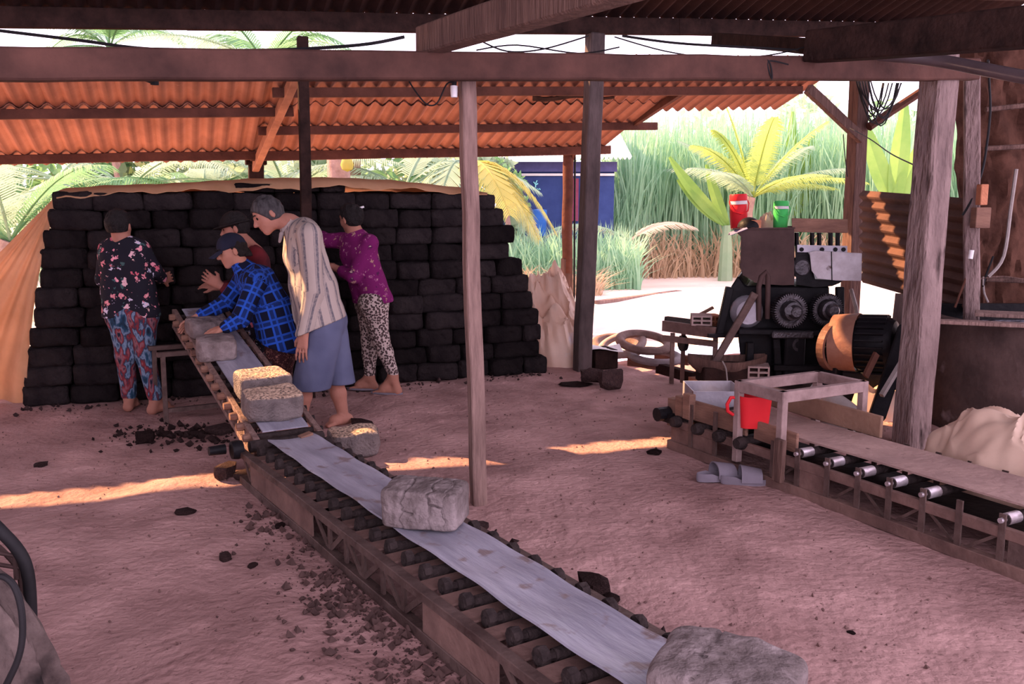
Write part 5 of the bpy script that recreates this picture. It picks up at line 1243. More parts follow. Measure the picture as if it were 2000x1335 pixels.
def hand(B, wr, d, palm_n, length=.175, curl=.5, side=1, spread=.12, grip=0.0):
    """d: pointing direction, palm_n: direction the palm faces, side: +1 thumb towards cross(d, palm_n)"""
    wr = V3(wr); d = unit(d); n = np.array(palm_n, float); n = unit(n-d*(n@d)); t = np.cross(d, n)*side; L_ = length
    for o_ in (-.026, -.009, .009, .026):
        B.cone(wr+t*o_*.6, wr+d*L_*.48+t*o_, .017, .0145, .012)
    for i, (o_, ln) in enumerate(((.030, .44), (.010, .50), (-.010, .47), (-.029, .36))):
        p = wr+d*L_*.48+t*o_; dd = unit(d+t*o_*spread/.03+n*grip*.3); p0 = p-d*.02; seg = ln*L_/3+.006
        for j, (r0, r1) in enumerate(((.0098, .009), (.009, .0082), (.0082, .0068))):
            q = p+dd*seg; B.cone(p0 if j == 0 else p, q, r0, r1, .004); p = q; dd = unit(dd+n*curl*(.55+.25*j))
    p = wr+d*L_*.12+t*.024; q = wr+d*L_*.36+t*.058+n*.014; B.cone(p, q, .015, .0115, .012); q2 = q+unit(d+n*.35+t*.15)*.034; B.cone(q, q2, .0105, .0085, .005)
def foot(B, ank, d, sole_z, ln=.235):
    a = V3(ank); d = unit([d[0], d[1], 0]); s = np.array([-d[1], d[0], 0]); z = sole_z
    heel = np.array([a[0], a[1], z+.032])-d*.035
    B.cone(a, heel, .036, .034, .02); B.cone(heel, heel+d*.12+np.array([0, 0, .008]), .034, .036, .02); B.cone(a, heel+d*.13+np.array([0, 0, .012]), .034, .030, .03)
    for o_, l_ in ((.022, 1.0), (.008, 1.0), (-.006, .96), (-.018, .92), (-.028, .86)):
        B.cone(heel+d*.11+s*o_*.9, heel+d*(ln-.035)*l_+s*o_+np.array([0, 0, -.016]), .022, .0115, .006)
def build_person(label, J, sk, sex=1.0, wid=1.0, loc=None):
    B = SDF(.03); g = {k: (V3(v) if not isinstance(v, (int, float)) else v) for k, v in J.items() if k not in ('hf', 'hu', 'hl', 'hr', 'footl', 'footr')}
    P_, AX, s, f, u = head(B, J['head'], J['hf'], J['hu'], J.get('hs', 1.0))
    B.cone(g['neck'], P_(0, -.015, -.03), .056*wid, .050, .03)
    ch, pe = g['chest'], g['pelvis']; sL, sR = g['shL'], g['shR']; hL, hR = g['hipL'], g['hipR']
    mid = (sL+sR)/2; sv = unit(sL-sR)
    for k in (-1, 1):
        B.cone(ch+sv*.065*k*wid+(mid-ch)*.3, pe+(ch-pe)*.45+sv*.05*k*wid, .105*wid, .095*wid, .05)
        B.cone(pe+(ch-pe)*.45+sv*.05*k*wid, pe+sv*.055*k*wid, .095*wid, .105*wid, .05)
    B.cone(g['neck'], mid+(ch-mid)*.2, .055, .075, .05); B.cone(sL, sR, .062*wid, .062*wid, .05); B.cone(mid, ch, .09*wid, .11*wid, .05)
    for S_ in 'LR':
        B.chain([g['sh'+S_], g['el'+S_], g['wr'+S_]], [.052*wid, .041*wid, .028], .02)
        B.chain([g['hip'+S_], g['kn'+S_]], [.088*wid, .056*wid], .04)
        mk = g['kn'+S_]+(g['an'+S_]-g['kn'+S_])*.32
        B.chain([g['kn'+S_], mk, g['an'+S_]], [.052*wid, .055*wid, .034], .02)
        h = J.get('h'+('l' if S_ == 'L' else 'r'))
        if h: hand(B, g['wr'+S_], *h)
        ft = J['foot'+('l' if S_ == 'L' else 'r')]; foot(B, g['an'+S_], ft, J.get('sole'+S_, 0.0))
    base = loc if loc is not None else Vector(((g['anL']+g['anR'])/2)*np.array([1, 1, 0]))
    o = B.obj('person', sk, .0068, origin=base, label=label); o['category'] = 'person'
    for k in (-1, 1):
        mb = MB(); c = P_(.031*k, .0815, .014); mb.lathe(Vector(c-f*.004), [(.0, -.007), (.010, -.004), (.0125, 0), (.010, .004), (0, .0065)], 12, Vector(f)); mb.build('eye', EYE, o, smooth=True)
        mb = MB(); mb.tube([Vector(P_(.014*k, .096, .036)), Vector(P_(.030*k, .094, .043)), Vector(P_(.048*k, .080, .038))], .0045, 6); mb.build('eyebrow', HAIRD, o, smooth=True)
    mb = MB(); mb.tube([Vector(P_(-.020, .086, -.056)), Vector(P_(0, .0915, -.056)), Vector(P_(.020, .086, -.056))], .0025, 6); mb.build('mouth_line', M('lip_shadow', (.20, .06, .06), (.16, .05, .05), bump=0), o)
    return o, P_, AX, (s, f, u), g
def hair(o, P_, AX, m, front=.055, low=-.05, thick=.012, bun=None, sc=1.0, seed=1):
    H = SDF(.02); H.ell(P_(0, -.016, .034), AX, np.array([.076+thick, .092+thick, .086+thick])*sc, .02); H.ell(P_(0, -.035, -.0), AX, np.array([.074+thick, .072+thick, .078+thick])*sc, .03)
    if bun: H.ell(P_(*bun[0]), AX, np.array(bun[1])*sc, .01)
    f, u = AX[1], AX[2]; c = V3(P_(0, 0, 0))
    n1 = unit(f*1.0-u*.55); n2 = unit(-u+f*.25)
    return H.obj('hair', m, .006, o, clip=[(P_(0, front, .045), n1), (P_(0, -.05, low), n2)], fold=lambda p: .006*fbm(p*np.array([60, 60, 25]), 2, seed))
# ---- the man in the striped shirt
Y = 6.15
def m(px, py, dy=0.0): return D(px, py, Y+dy)
J = dict(head=m(522, 421, -.02), hf=(-.73, -.46, -.50), hu=(-.50, -.05, .86), neck=m(566, 436), chest=m(592, 500), pelvis=m(634, 640), shL=m(604, 458, -.17), shR=m(580, 452, .17),
         elL=m(612, 568, -.20), wrL=m(594, 650, -.22), elR=m(585, 570, .22), wrR=m(575, 640, .2), hipL=m(630, 655, -.09), hipR=m(642, 650, .09), knL=m(596, 748, -.10), anL=m(588, 826, -.06), knR=m(656, 745, .10), anR=m(672, 817, .12),
         hl=((-.16, -.05, -1), (.25, .95, 0), .195, .35, -1), hr=((-.1, 0, -1), (.9, 0, 0), .18, .4, 1), footl=(-.9, -.35), footr=(-.6, -.8))
MS = skin('skin_man', (.42, .19, .135))
man, P_, AX, (s_, f_, u_), g = build_person('barefoot man with grey hair in striped shirt and blue shorts looking down', J, MS, 1, 1.0)
hair(man, P_, AX, HAIRG, .062, -.060, .014, seed=3)
SH = SDF(.05); tw = g['pelvis']-g['chest']; sv = unit(g['shL']-g['shR'])
for k in (-1, 1):
    SH.cone((g['shL']+g['shR'])/2+sv*.05*k, g['chest']+sv*.06*k, .10, .125, .05); SH.cone(V3(m(592, 470))+sv*.085*k, V3(m(612, 560))+sv*.07*k, .098, .140, .05); SH.cone(V3(m(612, 560))+sv*.07*k, V3(m(636, 665))+sv*.07*k, .140, .170, .05)
SH.cone(g['shL'], g['shR'], .076, .076, .05); SH.cone(g['neck'], V3(m(582, 462)), .064, .09, .03)
SH.chain([g['shL'], g['elL'], g['wrL']+(g['wrL']-g['elL'])*.02], [.078, .066, .050], .02); SH.chain([g['shR'], g['elR'], g['wrR']], [.078, .066, .05], .02)
SHO = SH.obj('striped_shirt', cloth('shirt_stripes', stripes), .009, man, fold=folds(.007, 13, 2), pat=True,
    clip=[(m(560, 662), unit(V3(m(692, 612))-V3(m(692, 613))+np.array([-.0, 0, 0]))*0+np.cross(unit(V3(m(696, 613))-V3(m(565, 664))), [0, 1, 0])*np.sign(np.cross(unit(V3(m(696, 613))-V3(m(565, 664))), [0, 1, 0])[2])*-1)] )
CO = SDF(.008); na = unit(V3(m(545, 424))-V3(m(578, 450))); n1_ = unit(np.cross(na, [0, 1, 0])); n2_ = np.cross(na, n1_); cc_ = V3(m(564, 438))
rg = [cc_+(n1_*math.cos(t_)+n2_*math.sin(t_))*.060+na*.012*math.cos(2*t_) for t_ in np.linspace(0, 2*math.pi, 15)]
for a_, b_ in zip(rg[:-1], rg[1:]): CO.cone(a_, b_, .014, .014)
CO.chain([V3(m(550, 456, -.06)), V3(m(546, 472, -.05))], [.016, .010], .01)
CO.obj('shirt_collar', cloth('collar_cloth', plain((.40, .33, .30), (.28, .24, .235))), .007, man)
TR = SDF(.03); TR.cone(g['pelvis']+np.array([0, -.06, .04]), g['pelvis']+np.array([0, .06, .04]), .145, .145)
TR.cone(g['hipL'], V3(m(605, 760, -.10)), .130, .135, .012); TR.cone(g['hipR'], V3(m(666, 752, .10)), .130, .105, .012)
TR.obj('blue_shorts', cloth('shorts_blue', plain((.115, .125, .20), (.08, .088, .15))), .009, man, fold=folds(.006, 12, 5), clip=[(m(600, 753), (0, 0, -1))])
# ---- the woman in the blue checked shirt
Y = 6.38
J = dict(head=m(452, 491), hf=(-.86, -.42, -.30), hu=(-.30, -.05, .95), hs=.94, neck=m(482, 528), chest=m(503, 556), pelvis=m(545, 640), shL=m(503, 548, -.15), shR=m(476, 545, .15),
         elL=m(470, 622, -.26), wrL=m(437, 640, -.32), elR=m(440, 592, .10), wrR=m(388, 618, .0), hipL=m(550, 668, -.03), hipR=m(555, 668, .12), knL=m(532, 735, .0), anL=m(540, 806, .02), knR=m(545, 735, .16), anR=m(540, 790, .14),
         hl=((-.9, .1, -.25), (.1, .3, -.9), .165, .45, 1, .1), hr=((-.75, -.45, -.45), (.6, -.5, -.6), .165, .45, -1, .1), footl=(-1, -.2), footr=(-1, .1))
w1, P_, AX, (s_, f_, u_), g = build_person('woman in dark cap and blue checked shirt bending over the inclined conveyor', J, skin('skin_woman', (.46, .215, .15)), 0, .9)
hair(w1, P_, AX, HAIRD, .02, -.06, .010, ((0, -.10, -.06), (.04, .04, .05)), .94, 4)
CP = SDF(.01); CP.ell(P_(0, -.014, .036), AX, np.array([.086, .104, .098]), .01)
CP.obj('cap_crown', M('cap_navy', (.022, .024, .045), (.012, .013, .026), bump=.2), .007, w1, clip=[(P_(0, .0, .026), unit(-u_-f_*.05))])
mb = MB(); mb.sheet(lambda a, b: Vector(P_((a-.5)*.15*(1-.35*b*b), .070+.105*b*math.sqrt(max(0, 1-(2*a-1)**2*.55)), .042-.035*b-.02*(2*a-1)**2)), 12, 6, .005); mb.build('cap_peak', M('cap_navy2', (.026, .03, .055), (.015, .017, .03), bump=.2), w1, smooth=True)
SH = SDF(.05); sv = unit(g['shL']-g['shR'])
for k in (-1, 1):
    SH.cone((g['shL']+g['shR'])/2+sv*.055*k, g['chest'], .085, .105); SH.cone(g['chest']+sv*.06*k+np.array([.01, 0, .04]), V3(m(530, 605))+sv*.055*k, .105, .125); SH.cone(V3(m(530, 605))+sv*.055*k, V3(m(550, 675))+sv*.065*k, .13, .150)
SH.cone(g['shL'], g['shR'], .070, .070); SH.cone(g['neck'], g['chest'], .06, .09, .03)
SH.chain([g['shL'], g['elL'], g['wrL']+(g['elL']-g['wrL'])*.12], [.070, .062, .044], .02); SH.chain([g['shR'], g['elR'], g['wrR']+(g['elR']-g['wrR'])*.1], [.07, .058, .042], .02)
SH.cone(g['neck'], V3(P_(0, -.02, -.105)), .070, .060, .02); SH.cone(g['neck']+f_*.02, g['chest']+f_*.035, .062, .100, .03)
SH.obj('checked_shirt', cloth('shirt_plaid', plaid), .0085, w1, fold=folds(.006, 13, 8), pat=True, clip=[(m(540, 672), unit([-.28, 0, -1]))])
TR = SDF(.04)
for S_ in 'LR': TR.chain([g['hip'+S_], g['kn'+S_], g['an'+S_]+np.array([0, 0, .05])], [.112, .085, .060])
TR.cone((g['hipL']+g['hipR'])/2+np.array([0, 0, .02]), (g['hipL']+g['hipR'])/2, .11, .12)
TR.obj('dotted_trousers', cloth('trousers_dots', flowers((.045, .016, .018), [(.36, .17, .13), (.22, .09, .08)], (.05, .02, .02), 42, .33)), .009, w1, fold=folds(.005, 12, 9))
# ---- the half hidden worker behind her
Y = 6.78
J = dict(head=m(458, 447), hf=(-.93, -.2, -.25), hu=(-.2, 0, .97), hs=.94, neck=m(482, 480), chest=m(496, 512), pelvis=m(506, 620), shL=m(500, 500, -.14), shR=m(486, 500, .14), elL=m(462, 572, -.14), wrL=m(428, 556, -.18), elR=m(462, 560, .18), wrR=m(425, 560, .12),
         hipL=m(502, 632, -.08), hipR=m(512, 632, .08), knL=m(486, 706, -.08), anL=m(494, 778, -.06), knR=m(505, 706, .1), anR=m(515, 776, .1), hl=((-.7, .2, .4), (-.2, .9, 0), .16, .4, -1), hr=((-.8, .3, .1), (0, .5, -.8), .16, .4, 1), footl=(-1, 0), footr=(-1, .1))
w2, P_, AX, (s_, f_, u_), g = build_person('half hidden worker in dark hat and dark red shirt behind the checked shirt woman', J, skin('skin_worker', (.40, .18, .13)), 0, .9)
hair(w2, P_, AX, HAIRD, .03, -.05, .010, None, .94, 5)
HT = SDF(.01); HT.ell(P_(0, -.012, .040), AX, np.array([.088, .106, .098]), .01); HT.ell(P_(0, .01, .038), AX, np.array([.120, .145, .014]), .01)
HT.obj('hat', HAIRD, .0075, w2, clip=[(P_(0, .0, .024), -u_)])
SH = SDF(.05); sv = unit(g['shL']-g['shR'])
for k in (-1, 1): SH.cone(g['chest']+sv*.06*k, g['pelvis']+sv*.05*k+np.array([0, 0, -.02]), .105, .125)
SH.cone(g['shL'], g['shR'], .068, .068); SH.cone(g['neck'], g['chest'], .06, .09)
for S_ in 'LR': SH.chain([g['sh'+S_], g['el'+S_], g['wr'+S_]+(g['el'+S_]-g['wr'+S_])*.45], [.066, .054, .048], .02)
SH.obj('dark_red_shirt', cloth('shirt_dark_red', plain((.16, .02, .025), (.05, .012, .016))), .010, w2, fold=folds(.005, 12, 3), clip=[(m(500, 648), (0, 0, -1))])
TR = SDF(.04)
for S_ in 'LR': TR.chain([g['hip'+S_], g['kn'+S_], g['an'+S_]+np.array([0, 0, .05])], [.118, .085, .062])
FLOW = flowers((.018, .015, .022), [(.66, .26, .30), (.50, .12, .16), (.60, .50, .55), (.20, .22, .30), (.018, .015, .022), (.7, .35, .36)], (.75, .55, .45), 17, .40)
TR.obj('floral_trousers', cloth('trousers_floral', FLOW), .010, w2, fold=folds(.005, 12, 4))
# ---- the woman with her back to us, floral shirt
Y = 6.66
J = dict(head=m(233, 441), hf=(.10, .98, -.15), hu=(0, .15, .99), hs=.95, neck=m(238, 470), chest=m(243, 505), pelvis=m(256, 605), shL=m(212, 487, .02), shR=m(274, 486, .03), elL=m(203, 545, .10), wrL=m(218, 560, .30), elR=m(300, 527, .10), wrR=m(318, 545, .28),
         hipL=m(240, 615, .0), hipR=m(276, 615, .0), knL=m(246, 695, .0), anL=m(252, 776, .05), knR=m(284, 695, -.02), anR=m(303, 778, -.06), hl=((.3, .9, .1), (.9, -.2, -.2), .16, .35, 1), hr=((.15, .95, .1), (-.9, .1, -.2), .16, .35, -1), footl=(-.1, .99), footr=(.45, .85))
w3, P_, AX, (s_, f_, u_), g = build_person('woman seen from behind in black floral shirt and patterned blue trousers', J, skin('skin_woman_two', (.38, .17, .12)), 0, .9)
hair(w3, P_, AX, HAIRD, .03, -.055, .012, ((0, -.10, .02), (.05, .045, .05)), .95, 6)
SH = SDF(.05); sv = unit(g['shL']-g['shR'])
for k in (-1, 1): SH.cone(g['chest']+sv*.075*k, g['chest']*.4+g['pelvis']*.6+sv*.075*k, .105, .112); SH.cone(g['chest']*.4+g['pelvis']*.6+sv*.075*k, g['pelvis']+sv*.085*k+np.array([0, 0, -.03]), .112, .128)
SH.cone(g['shL'], g['shR'], .068, .068); SH.cone(g['neck']+np.array([0, 0, -.02]), g['chest'], .068, .10); [SH.cone((g['shL']+g['shR'])/2+sv*.05*k, g['chest']+sv*.05*k, .088, .105) for k in (-1, 1)]
for S_ in 'LR': SH.chain([g['sh'+S_], g['el'+S_], g['wr'+S_]+(g['el'+S_]-g['wr'+S_])*.25], [.070, .060, .050], .02)
SH.obj('floral_shirt', cloth('shirt_floral', flowers((.014, .013, .02), [(.75, .28, .34), (.70, .42, .46), (.55, .12, .16), (.014, .013, .02), (.55, .50, .62), (.62, .22, .25), (.014, .013, .02), (.05, .10, .10)], (.80, .50, .45), 19, .40)), .010, w3, fold=folds(.004, 12, 13), clip=[(m(250, 618), (0, 0, -1))])
TR = SDF(.03)
for S_ in 'LR': TR.chain([g['hip'+S_], g['kn'+S_], g['an'+S_]+np.array([0, 0, .03])], [.115, .072, .058])
TR.cone(g['hipL'], g['hipR'], .125, .125)
TR.obj('patterned_trousers', cloth('trousers_patterned', camo), .010, w3, fold=folds(.005, 12, 14))
# ---- the woman in the purple blouse
Y = 7.35
J = dict(head=m(684, 426), hf=(-.80, .55, -.15), hu=(-.2, .0, .98), hs=.95, neck=m(694, 455), chest=m(700, 495), pelvis=m(728, 585), shL=m(722, 474, -.10), shR=m(668, 470, .16), elL=m(690, 540, -.14), wrL=m(650, 520, .02), elR=m(640, 470, .20), wrR=m(620, 455, .28),
         hipL=m(730, 592, -.07), hipR=m(722, 592, .09), knL=m(744, 662, -.06), anL=m(768, 733, -.08), knR=m(722, 665, .10), anR=m(722, 735, .10), hl=((-.8, .5, .1), (.2, .3, -.9), .16, .35, 1), hr=((-.6, .75, .1), (.2, .3, -.9), .16, .35, -1), footl=(-.95, .2), footr=(-.98, .1))
w4, P_, AX, (s_, f_, u_), g = build_person('woman in purple spotted blouse and leopard leggings leaning towards the stack', J, skin('skin_woman_three', (.40, .18, .125)), 0, .9)
hair(w4, P_, AX, HAIRD, .03, -.07, .012, ((0, -.10, .03), (.05, .05, .05)), .95, 8)
mb = MB(); c = Vector(P_(.03, -.12, .07)); mb.box(c, (.05, .015, .015), Vector((1, .3, .3))); mb.build('hair_clip', WHITE, w4)
SH = SDF(.05); sv = unit(g['shL']-g['shR'])
for k in (-1, 1): SH.cone(g['chest']+sv*.07*k, g['chest']*.4+g['pelvis']*.6+sv*.06*k, .108, .108); SH.cone(g['chest']*.4+g['pelvis']*.6+sv*.06*k, g['pelvis']+sv*.07*k, .108, .125)
SH.cone(g['shL'], g['shR'], .068, .068); SH.cone(g['neck']+np.array([0, 0, -.02]), g['chest'], .068, .10); [SH.cone((g['shL']+g['shR'])/2+sv*.05*k, g['chest']+sv*.05*k, .088, .105) for k in (-1, 1)]
for S_ in 'LR': SH.chain([g['sh'+S_], g['el'+S_], g['wr'+S_]+(g['el'+S_]-g['wr'+S_])*.5], [.070, .056, .05], .02)
SH.obj('purple_blouse', cloth('blouse_purple', flowers((.16, .012, .10), [(.36, .20, .16), (.24, .03, .16), (.16, .012, .10), (.28, .07, .18), (.07, .012, .06)], (.60, .42, .34), 22, .36)), .010, w4, fold=folds(.004, 12, 15), clip=[(m(735, 590), unit([.05, 0, -1]))])
TR = SDF(.03)
for S_ in 'LR': TR.chain([g['hip'+S_], g['kn'+S_], g['kn'+S_]*.65+g['an'+S_]*.35, g['an'+S_]+np.array([0, 0, .02])], [.118, .068, .062, .045])
TR.cone(g['hipL'], g['hipR'], .122, .122)
TR.obj('leopard_leggings', cloth('leggings_leopard', leopard), .009, w4)
for S_, d_ in (('L', (-.95, .2)), ('R', (-.98, .1))):
    a = g['an'+S_]; d = unit([d_[0], d_[1], 0]); c = Vector((a[0]+d[0]*.06, a[1]+d[1]*.06, .0))
    mb = MB(); mb.sheet(lambda A, B_: c+Vector(d)*(.14*math.cos(2*math.pi*A)*B_)+Vector((-d[1], d[0], 0))*(.048*math.sin(2*math.pi*A)*B_)+Vector((0, 0, .006)), 20, 2, .014)
    mb.build('sandal', FOAM, w4)
# ------------------------------------------------------------------ plants and the house beyond the yard
def leafm(n, c1, c2, tr=.45): return M(n, c1, c2, scale=1.3, bump=.1, rough=.6, trans=tr, spec=.3)
PALM = leafm('palm_green', (.20, .40, .19), (.10, .24, .11)); PALMP = leafm('palm_pale', (.38, .50, .36), (.22, .36, .23)); PALMY = leafm('palm_yellow', (.60, .50, .12), (.34, .38, .10)); PALMD = leafm('palm_dark', (.13, .20, .09), (.07, .12, .05))
BANAN = leafm('banana_green', (.30, .46, .11), (.17, .33, .07)); REED = leafm('reed_green', (.42, .64, .44), (.24, .46, .27), .4); REEDY = leafm('reed_dry', (.62, .46, .30), (.46, .30, .19), .3)
BUSH = leafm('bush_green', (.22, .40, .17), (.11, .25, .10)); BUSHP = leafm('bush_pale', (.44, .54, .36), (.28, .42, .26)); TRUNK = M('palm_trunk', (.36, .24, .20), (.22, .14, .12), scale=8, bump=.6)
def frond(mb, base, d, Ln, droop, nl, ll, lw, rnd, sag=.55, tw=0.0):
    d = Vector(d).normalized(); up = Vector((0, 0, 1)); pts = []
    for i in range(13):
        t = i/12; pts.append(Vector(base)+d*Ln*t - up*droop*t*t)
    mb.tube(pts, .02, 5, False, [.022*(1-.8*i/12) for i in range(13)])
    for i in range(nl):
        t = .12+.88*i/nl; k = t*12; j = min(int(k), 11); p = pts[j].lerp(pts[j+1], k-j); ax = (pts[j+1]-pts[j]).normalized()
        sd_ = ax.cross(up)
        if sd_.length < .05: sd_ = Vector((1, 0, 0))
        sd_.normalize(); nn = sd_.cross(ax)
        l = ll*(math.sin(math.pi*(.12+.86*t))**.6)*rnd.uniform(.85, 1.1)
        for s in (-1, 1):
            dd = (sd_*s*.8+ax*.6+nn*.12).normalized(); p1 = p+dd*l*.5-up*l*sag*.18; p2 = p+dd*l*.92-up*l*sag*.75
            w_ = ax*lw
            mb.raw([p-w_*.5, p+w_*.5, p1+w_*.5, p1-w_*.5, p2], [(0, 1, 2, 3), (3, 2, 4)])
def palm(px, py, y, n, Ln, m, label, seed, el=(-.1, .9), arcs=None, trunk=True, nl=52, ll=.62, lw=.026, droop=1.0):
    rnd = random.Random(seed); c = D(px, py, y); t = thing('coconut_palm', Vector((c.x, c.y, -.05)), label, 'palm', 'coconut palms behind the shed')
    if trunk:
        mb = MB(); mb.tube([Vector((c.x+.12*math.sin(i), c.y, -.1+(c.z+.1)*i/6)) for i in range(7)], .12, 8, True, [.15, .13, .12, .12, .12, .13, .1]); mb.build('trunk', TRUNK, t, smooth=True)
    for i in range(n):
        a = 2*math.pi*i/n+rnd.uniform(-.25, .25) if arcs is None else arcs[i]; e = rnd.uniform(*el)
        mb = MB(); frond(mb, c, (math.cos(a)*math.cos(e), math.sin(a)*math.cos(e)*.8, math.sin(e)), Ln*rnd.uniform(.85, 1.1), droop*rnd.uniform(.8, 1.3)*Ln*.5, nl, ll, lw, rnd)
        mb.build('frond', m if rnd.random() < .75 else PALMP, t)
    return t
palm(20, 470, 12.5, 9, 2.6, PALM, 'coconut palm with dark arching fronds at the left edge behind the tarpaulin', 1, (.2, 1.1))
palm(250, 372, 13.5, 11, 2.6, PALMP, 'pale coconut palm above the left end of the clay stack', 2, (-.2, .8))
palm(395, 395, 14, 11, 2.5, PALM, 'bright green coconut palm above the stack left of the capped post end', 3, (-.1, .8))
palm(110, 350, 15.5, 10, 2.8, PALMP, 'coconut palm between the left edge and the pale palm', 10, (-.2, .7))
palm(560, 380, 14, 10, 2.4, PALMP, 'coconut palm showing right of the capped post end', 4, (-.1, .9))
palm(790, 372, 13.5, 11, 2.4, PALMP, 'coconut palm whose fronds show left of the lone post', 5, (-.1, .9))
palm(905, 322, 13, 8, 1.35, PALMY, 'coconut palm with yellow tipped drooping frond right of the lone post', 6, (-.1, .5), [0.0, -.5, .4, 2.2, 2.9, 3.6, 4.4, 5.2], droop=2.1, ll=.6)
palm(215, 95, 19, 10, 2.2, PALM, 'tall palm crown in the gap above the tie beam at left', 7, (.0, 1.0))
palm(520, 130, 17, 12, 2.8, PALM, 'tall palm crown in the gap above the tie beam near the middle', 8, (-.1, .9))
palm(1330, 330, 30, 9, 2.2, PALMD, 'distant dark palm below the cut end of the lean-to roof', 9, (.0, 1.0))
palm(1470, 385, 19.2, 17, 2.6, leafm('palm_lime', (.44, .52, .12), (.28, .42, .10)), 'lime green young palm in the middle of the reeds', 12, (.25, 1.35), None, True, 48, .5, .028, .55)
palm(1230, 470, 17.5, 4, 1.9, M('frond_dry', (.55, .47, .36), (.40, .34, .28), bump=.1, trans=.3), 'drooping grey dry palm frond beside the dark square post', 13, (.5, .8), [2.9, .3, .6, 3.4], False, 40, .5, .025, .9)
# trunks seen over the stack
for i, (x, w_) in enumerate(((660, .34), (690, .22))):
    p = D(x, 340, 12.5+i); p.z = -.05; mb = MB(); mb.tube([p, p+Vector((.02, 0, 1)), p+Vector((.0, 0, 3.6))], w_/2, 10, True, [w_/2, w_/2.1, w_/2.3]); mb.build('tree_trunk', TRUNK, None, smooth=True, label=['thick pinkish tree trunk over the stack left of the lone post', 'thinner trunk right beside the thick pinkish trunk'][i], cat='tree')
mb = MB(); mb.lathe(D(678, 322, 12.2), [(0, -.09), (.07, -.06), (.09, 0), (.07, .07), (0, .1)], 14); mb.build('fruit', PALMY, None, smooth=True, label='yellow green coconut hanging between the two trunks', cat='fruit')
# banana plants
def banana(px, py, y, leaves, label):
    c = D(px, py, y); t = thing('banana_plant', Vector((c.x, c.y, -.05)), label, 'banana plant')
    mb = MB(); mb.tube([Vector((c.x, c.y, -.1)), Vector((c.x, c.y, c.z*.6)), c], .12, 8, True, [.16, .13, .08]); mb.build('stem', BUSHP, t, smooth=True)
    for (tx, ty, w_) in leaves:
        tip = D(tx, ty, y+.0); v_ = tip-c
        def lf(a, b):
            p = c+v_*a-Vector((0, 0, 1))*.22*v_.length*a*(a-1)*-1
            s_ = Vector((v_.z, 0, -v_.x)).normalized()
            return p+s_*(b-.5)*w_*math.sin(math.pi*min(.98, .10+.86*a))**.7+Vector((0, -.10*abs(b-.5)*2*w_+.3*a, 0))
        mb = MB(); mb.sheet(lf, 14, 4); mb.build('leaf', BANAN, t)
banana(1545, 420, 21, [(1556, 215, .36), (1596, 262, .34), (1612, 335, .32)], 'banana plant right of the lime green palm')
banana(1745, 400, 19, [(1780, 195, .42), (1700, 240, .42), (1820, 260, .4)], 'banana plant with one upright leaf behind the concrete post')
banana(1420, 440, 19, [(1312, 305, .26), (1328, 350, .22), (1385, 320, .24)], 'banana plant with yellowing leaves left of the lime green palm')
# reeds and grass
def blades(name, n, fn, m, label, cat, seed, seg=3):
    r = np.random.default_rng(seed); V = np.zeros((n, 2*seg+1, 3)); 
    for i in range(n):
        p, h, w_, lean = fn(r); a = r.uniform(0, math.pi); dx, dy = math.cos(a)*w_/2, math.sin(a)*w_/2*.4; la = r.uniform(0, 2*math.pi); lx, ly = math.cos(la)*lean, math.sin(la)*lean*.5
        for k in range(seg):
            t = k/seg; q = t*t; V[i, 2*k] = (p[0]-dx*(1-.5*t)+lx*q, p[1]-dy+ly*q, p[2]+h*(t-.12*q*lean)); V[i, 2*k+1] = (p[0]+dx*(1-.5*t)+lx*q, p[1]+dy+ly*q, p[2]+h*(t-.12*q*lean))
        V[i, 2*seg] = (p[0]+lx, p[1]+ly, p[2]+h*(1-.25*lean))
    F = []
    for i in range(n):
        b = i*(2*seg+1)
        for k in range(seg-1): F.append((b+2*k, b+2*k+1, b+2*k+3, b+2*k+2))
        F.append((b+2*seg-2, b+2*seg-1, b+2*seg))
    me = bpy.data.meshes.new(name); me.from_pydata(V.reshape(-1, 3).tolist(), [], F); me.materials.append(m); me.update()
    o = bpy.data.objects.new(name, me); COL.objects.link(o); return tag(o, label, cat, None, 'stuff')
def band(x0, x1, px_h):
    def fn(r):
        y = 20.5+abs(r.normal())*3.0; X = r.uniform(x0, x1); hm = 4.3 if X > 2.6 else 1.6+.5*max(0, X)
        cx = 1000+F_PX*X/y
        return (X, y+.35*math.sin(X*2.1), -.1), hm*r.uniform(.55, 1.1), r.uniform(.025, .06), r.uniform(.1, .9)
    return fn
blades('reeds', 15000, band(2.0, 12.5, 0), REED, 'tall green reeds along the far side of the yard', 'reeds', 1)
blades('reeds', 2600, lambda r: ((r.uniform(-.2, 2.4), 16.5+abs(r.normal())*1.6, -.1), r.uniform(.5, 1.45), r.uniform(.02, .05), r.uniform(.1, .7)), REED, 'lower reeds in front of the blue house', 'reeds', 2)
blades('dry_reeds', 2600, lambda r: ((r.uniform(1.2, 11.5), 20.0+abs(r.normal())*.5+.3*math.sin(r.uniform(0, 6)), -.1), r.uniform(.3, 1.5), r.uniform(.02, .06), r.uniform(.2, 1.0)), REEDY, 'dry straw coloured reeds at the foot of the green reeds', 'reeds', 3)
blades('dry_reeds', 500, lambda r: ((r.uniform(.2, 1.6), 15.8+abs(r.normal())*.5, -.1), r.uniform(.2, .7), r.uniform(.02, .04), r.uniform(.2, 1.0)), REEDY, 'dry grass around the reddish round post', 'grass', 4)
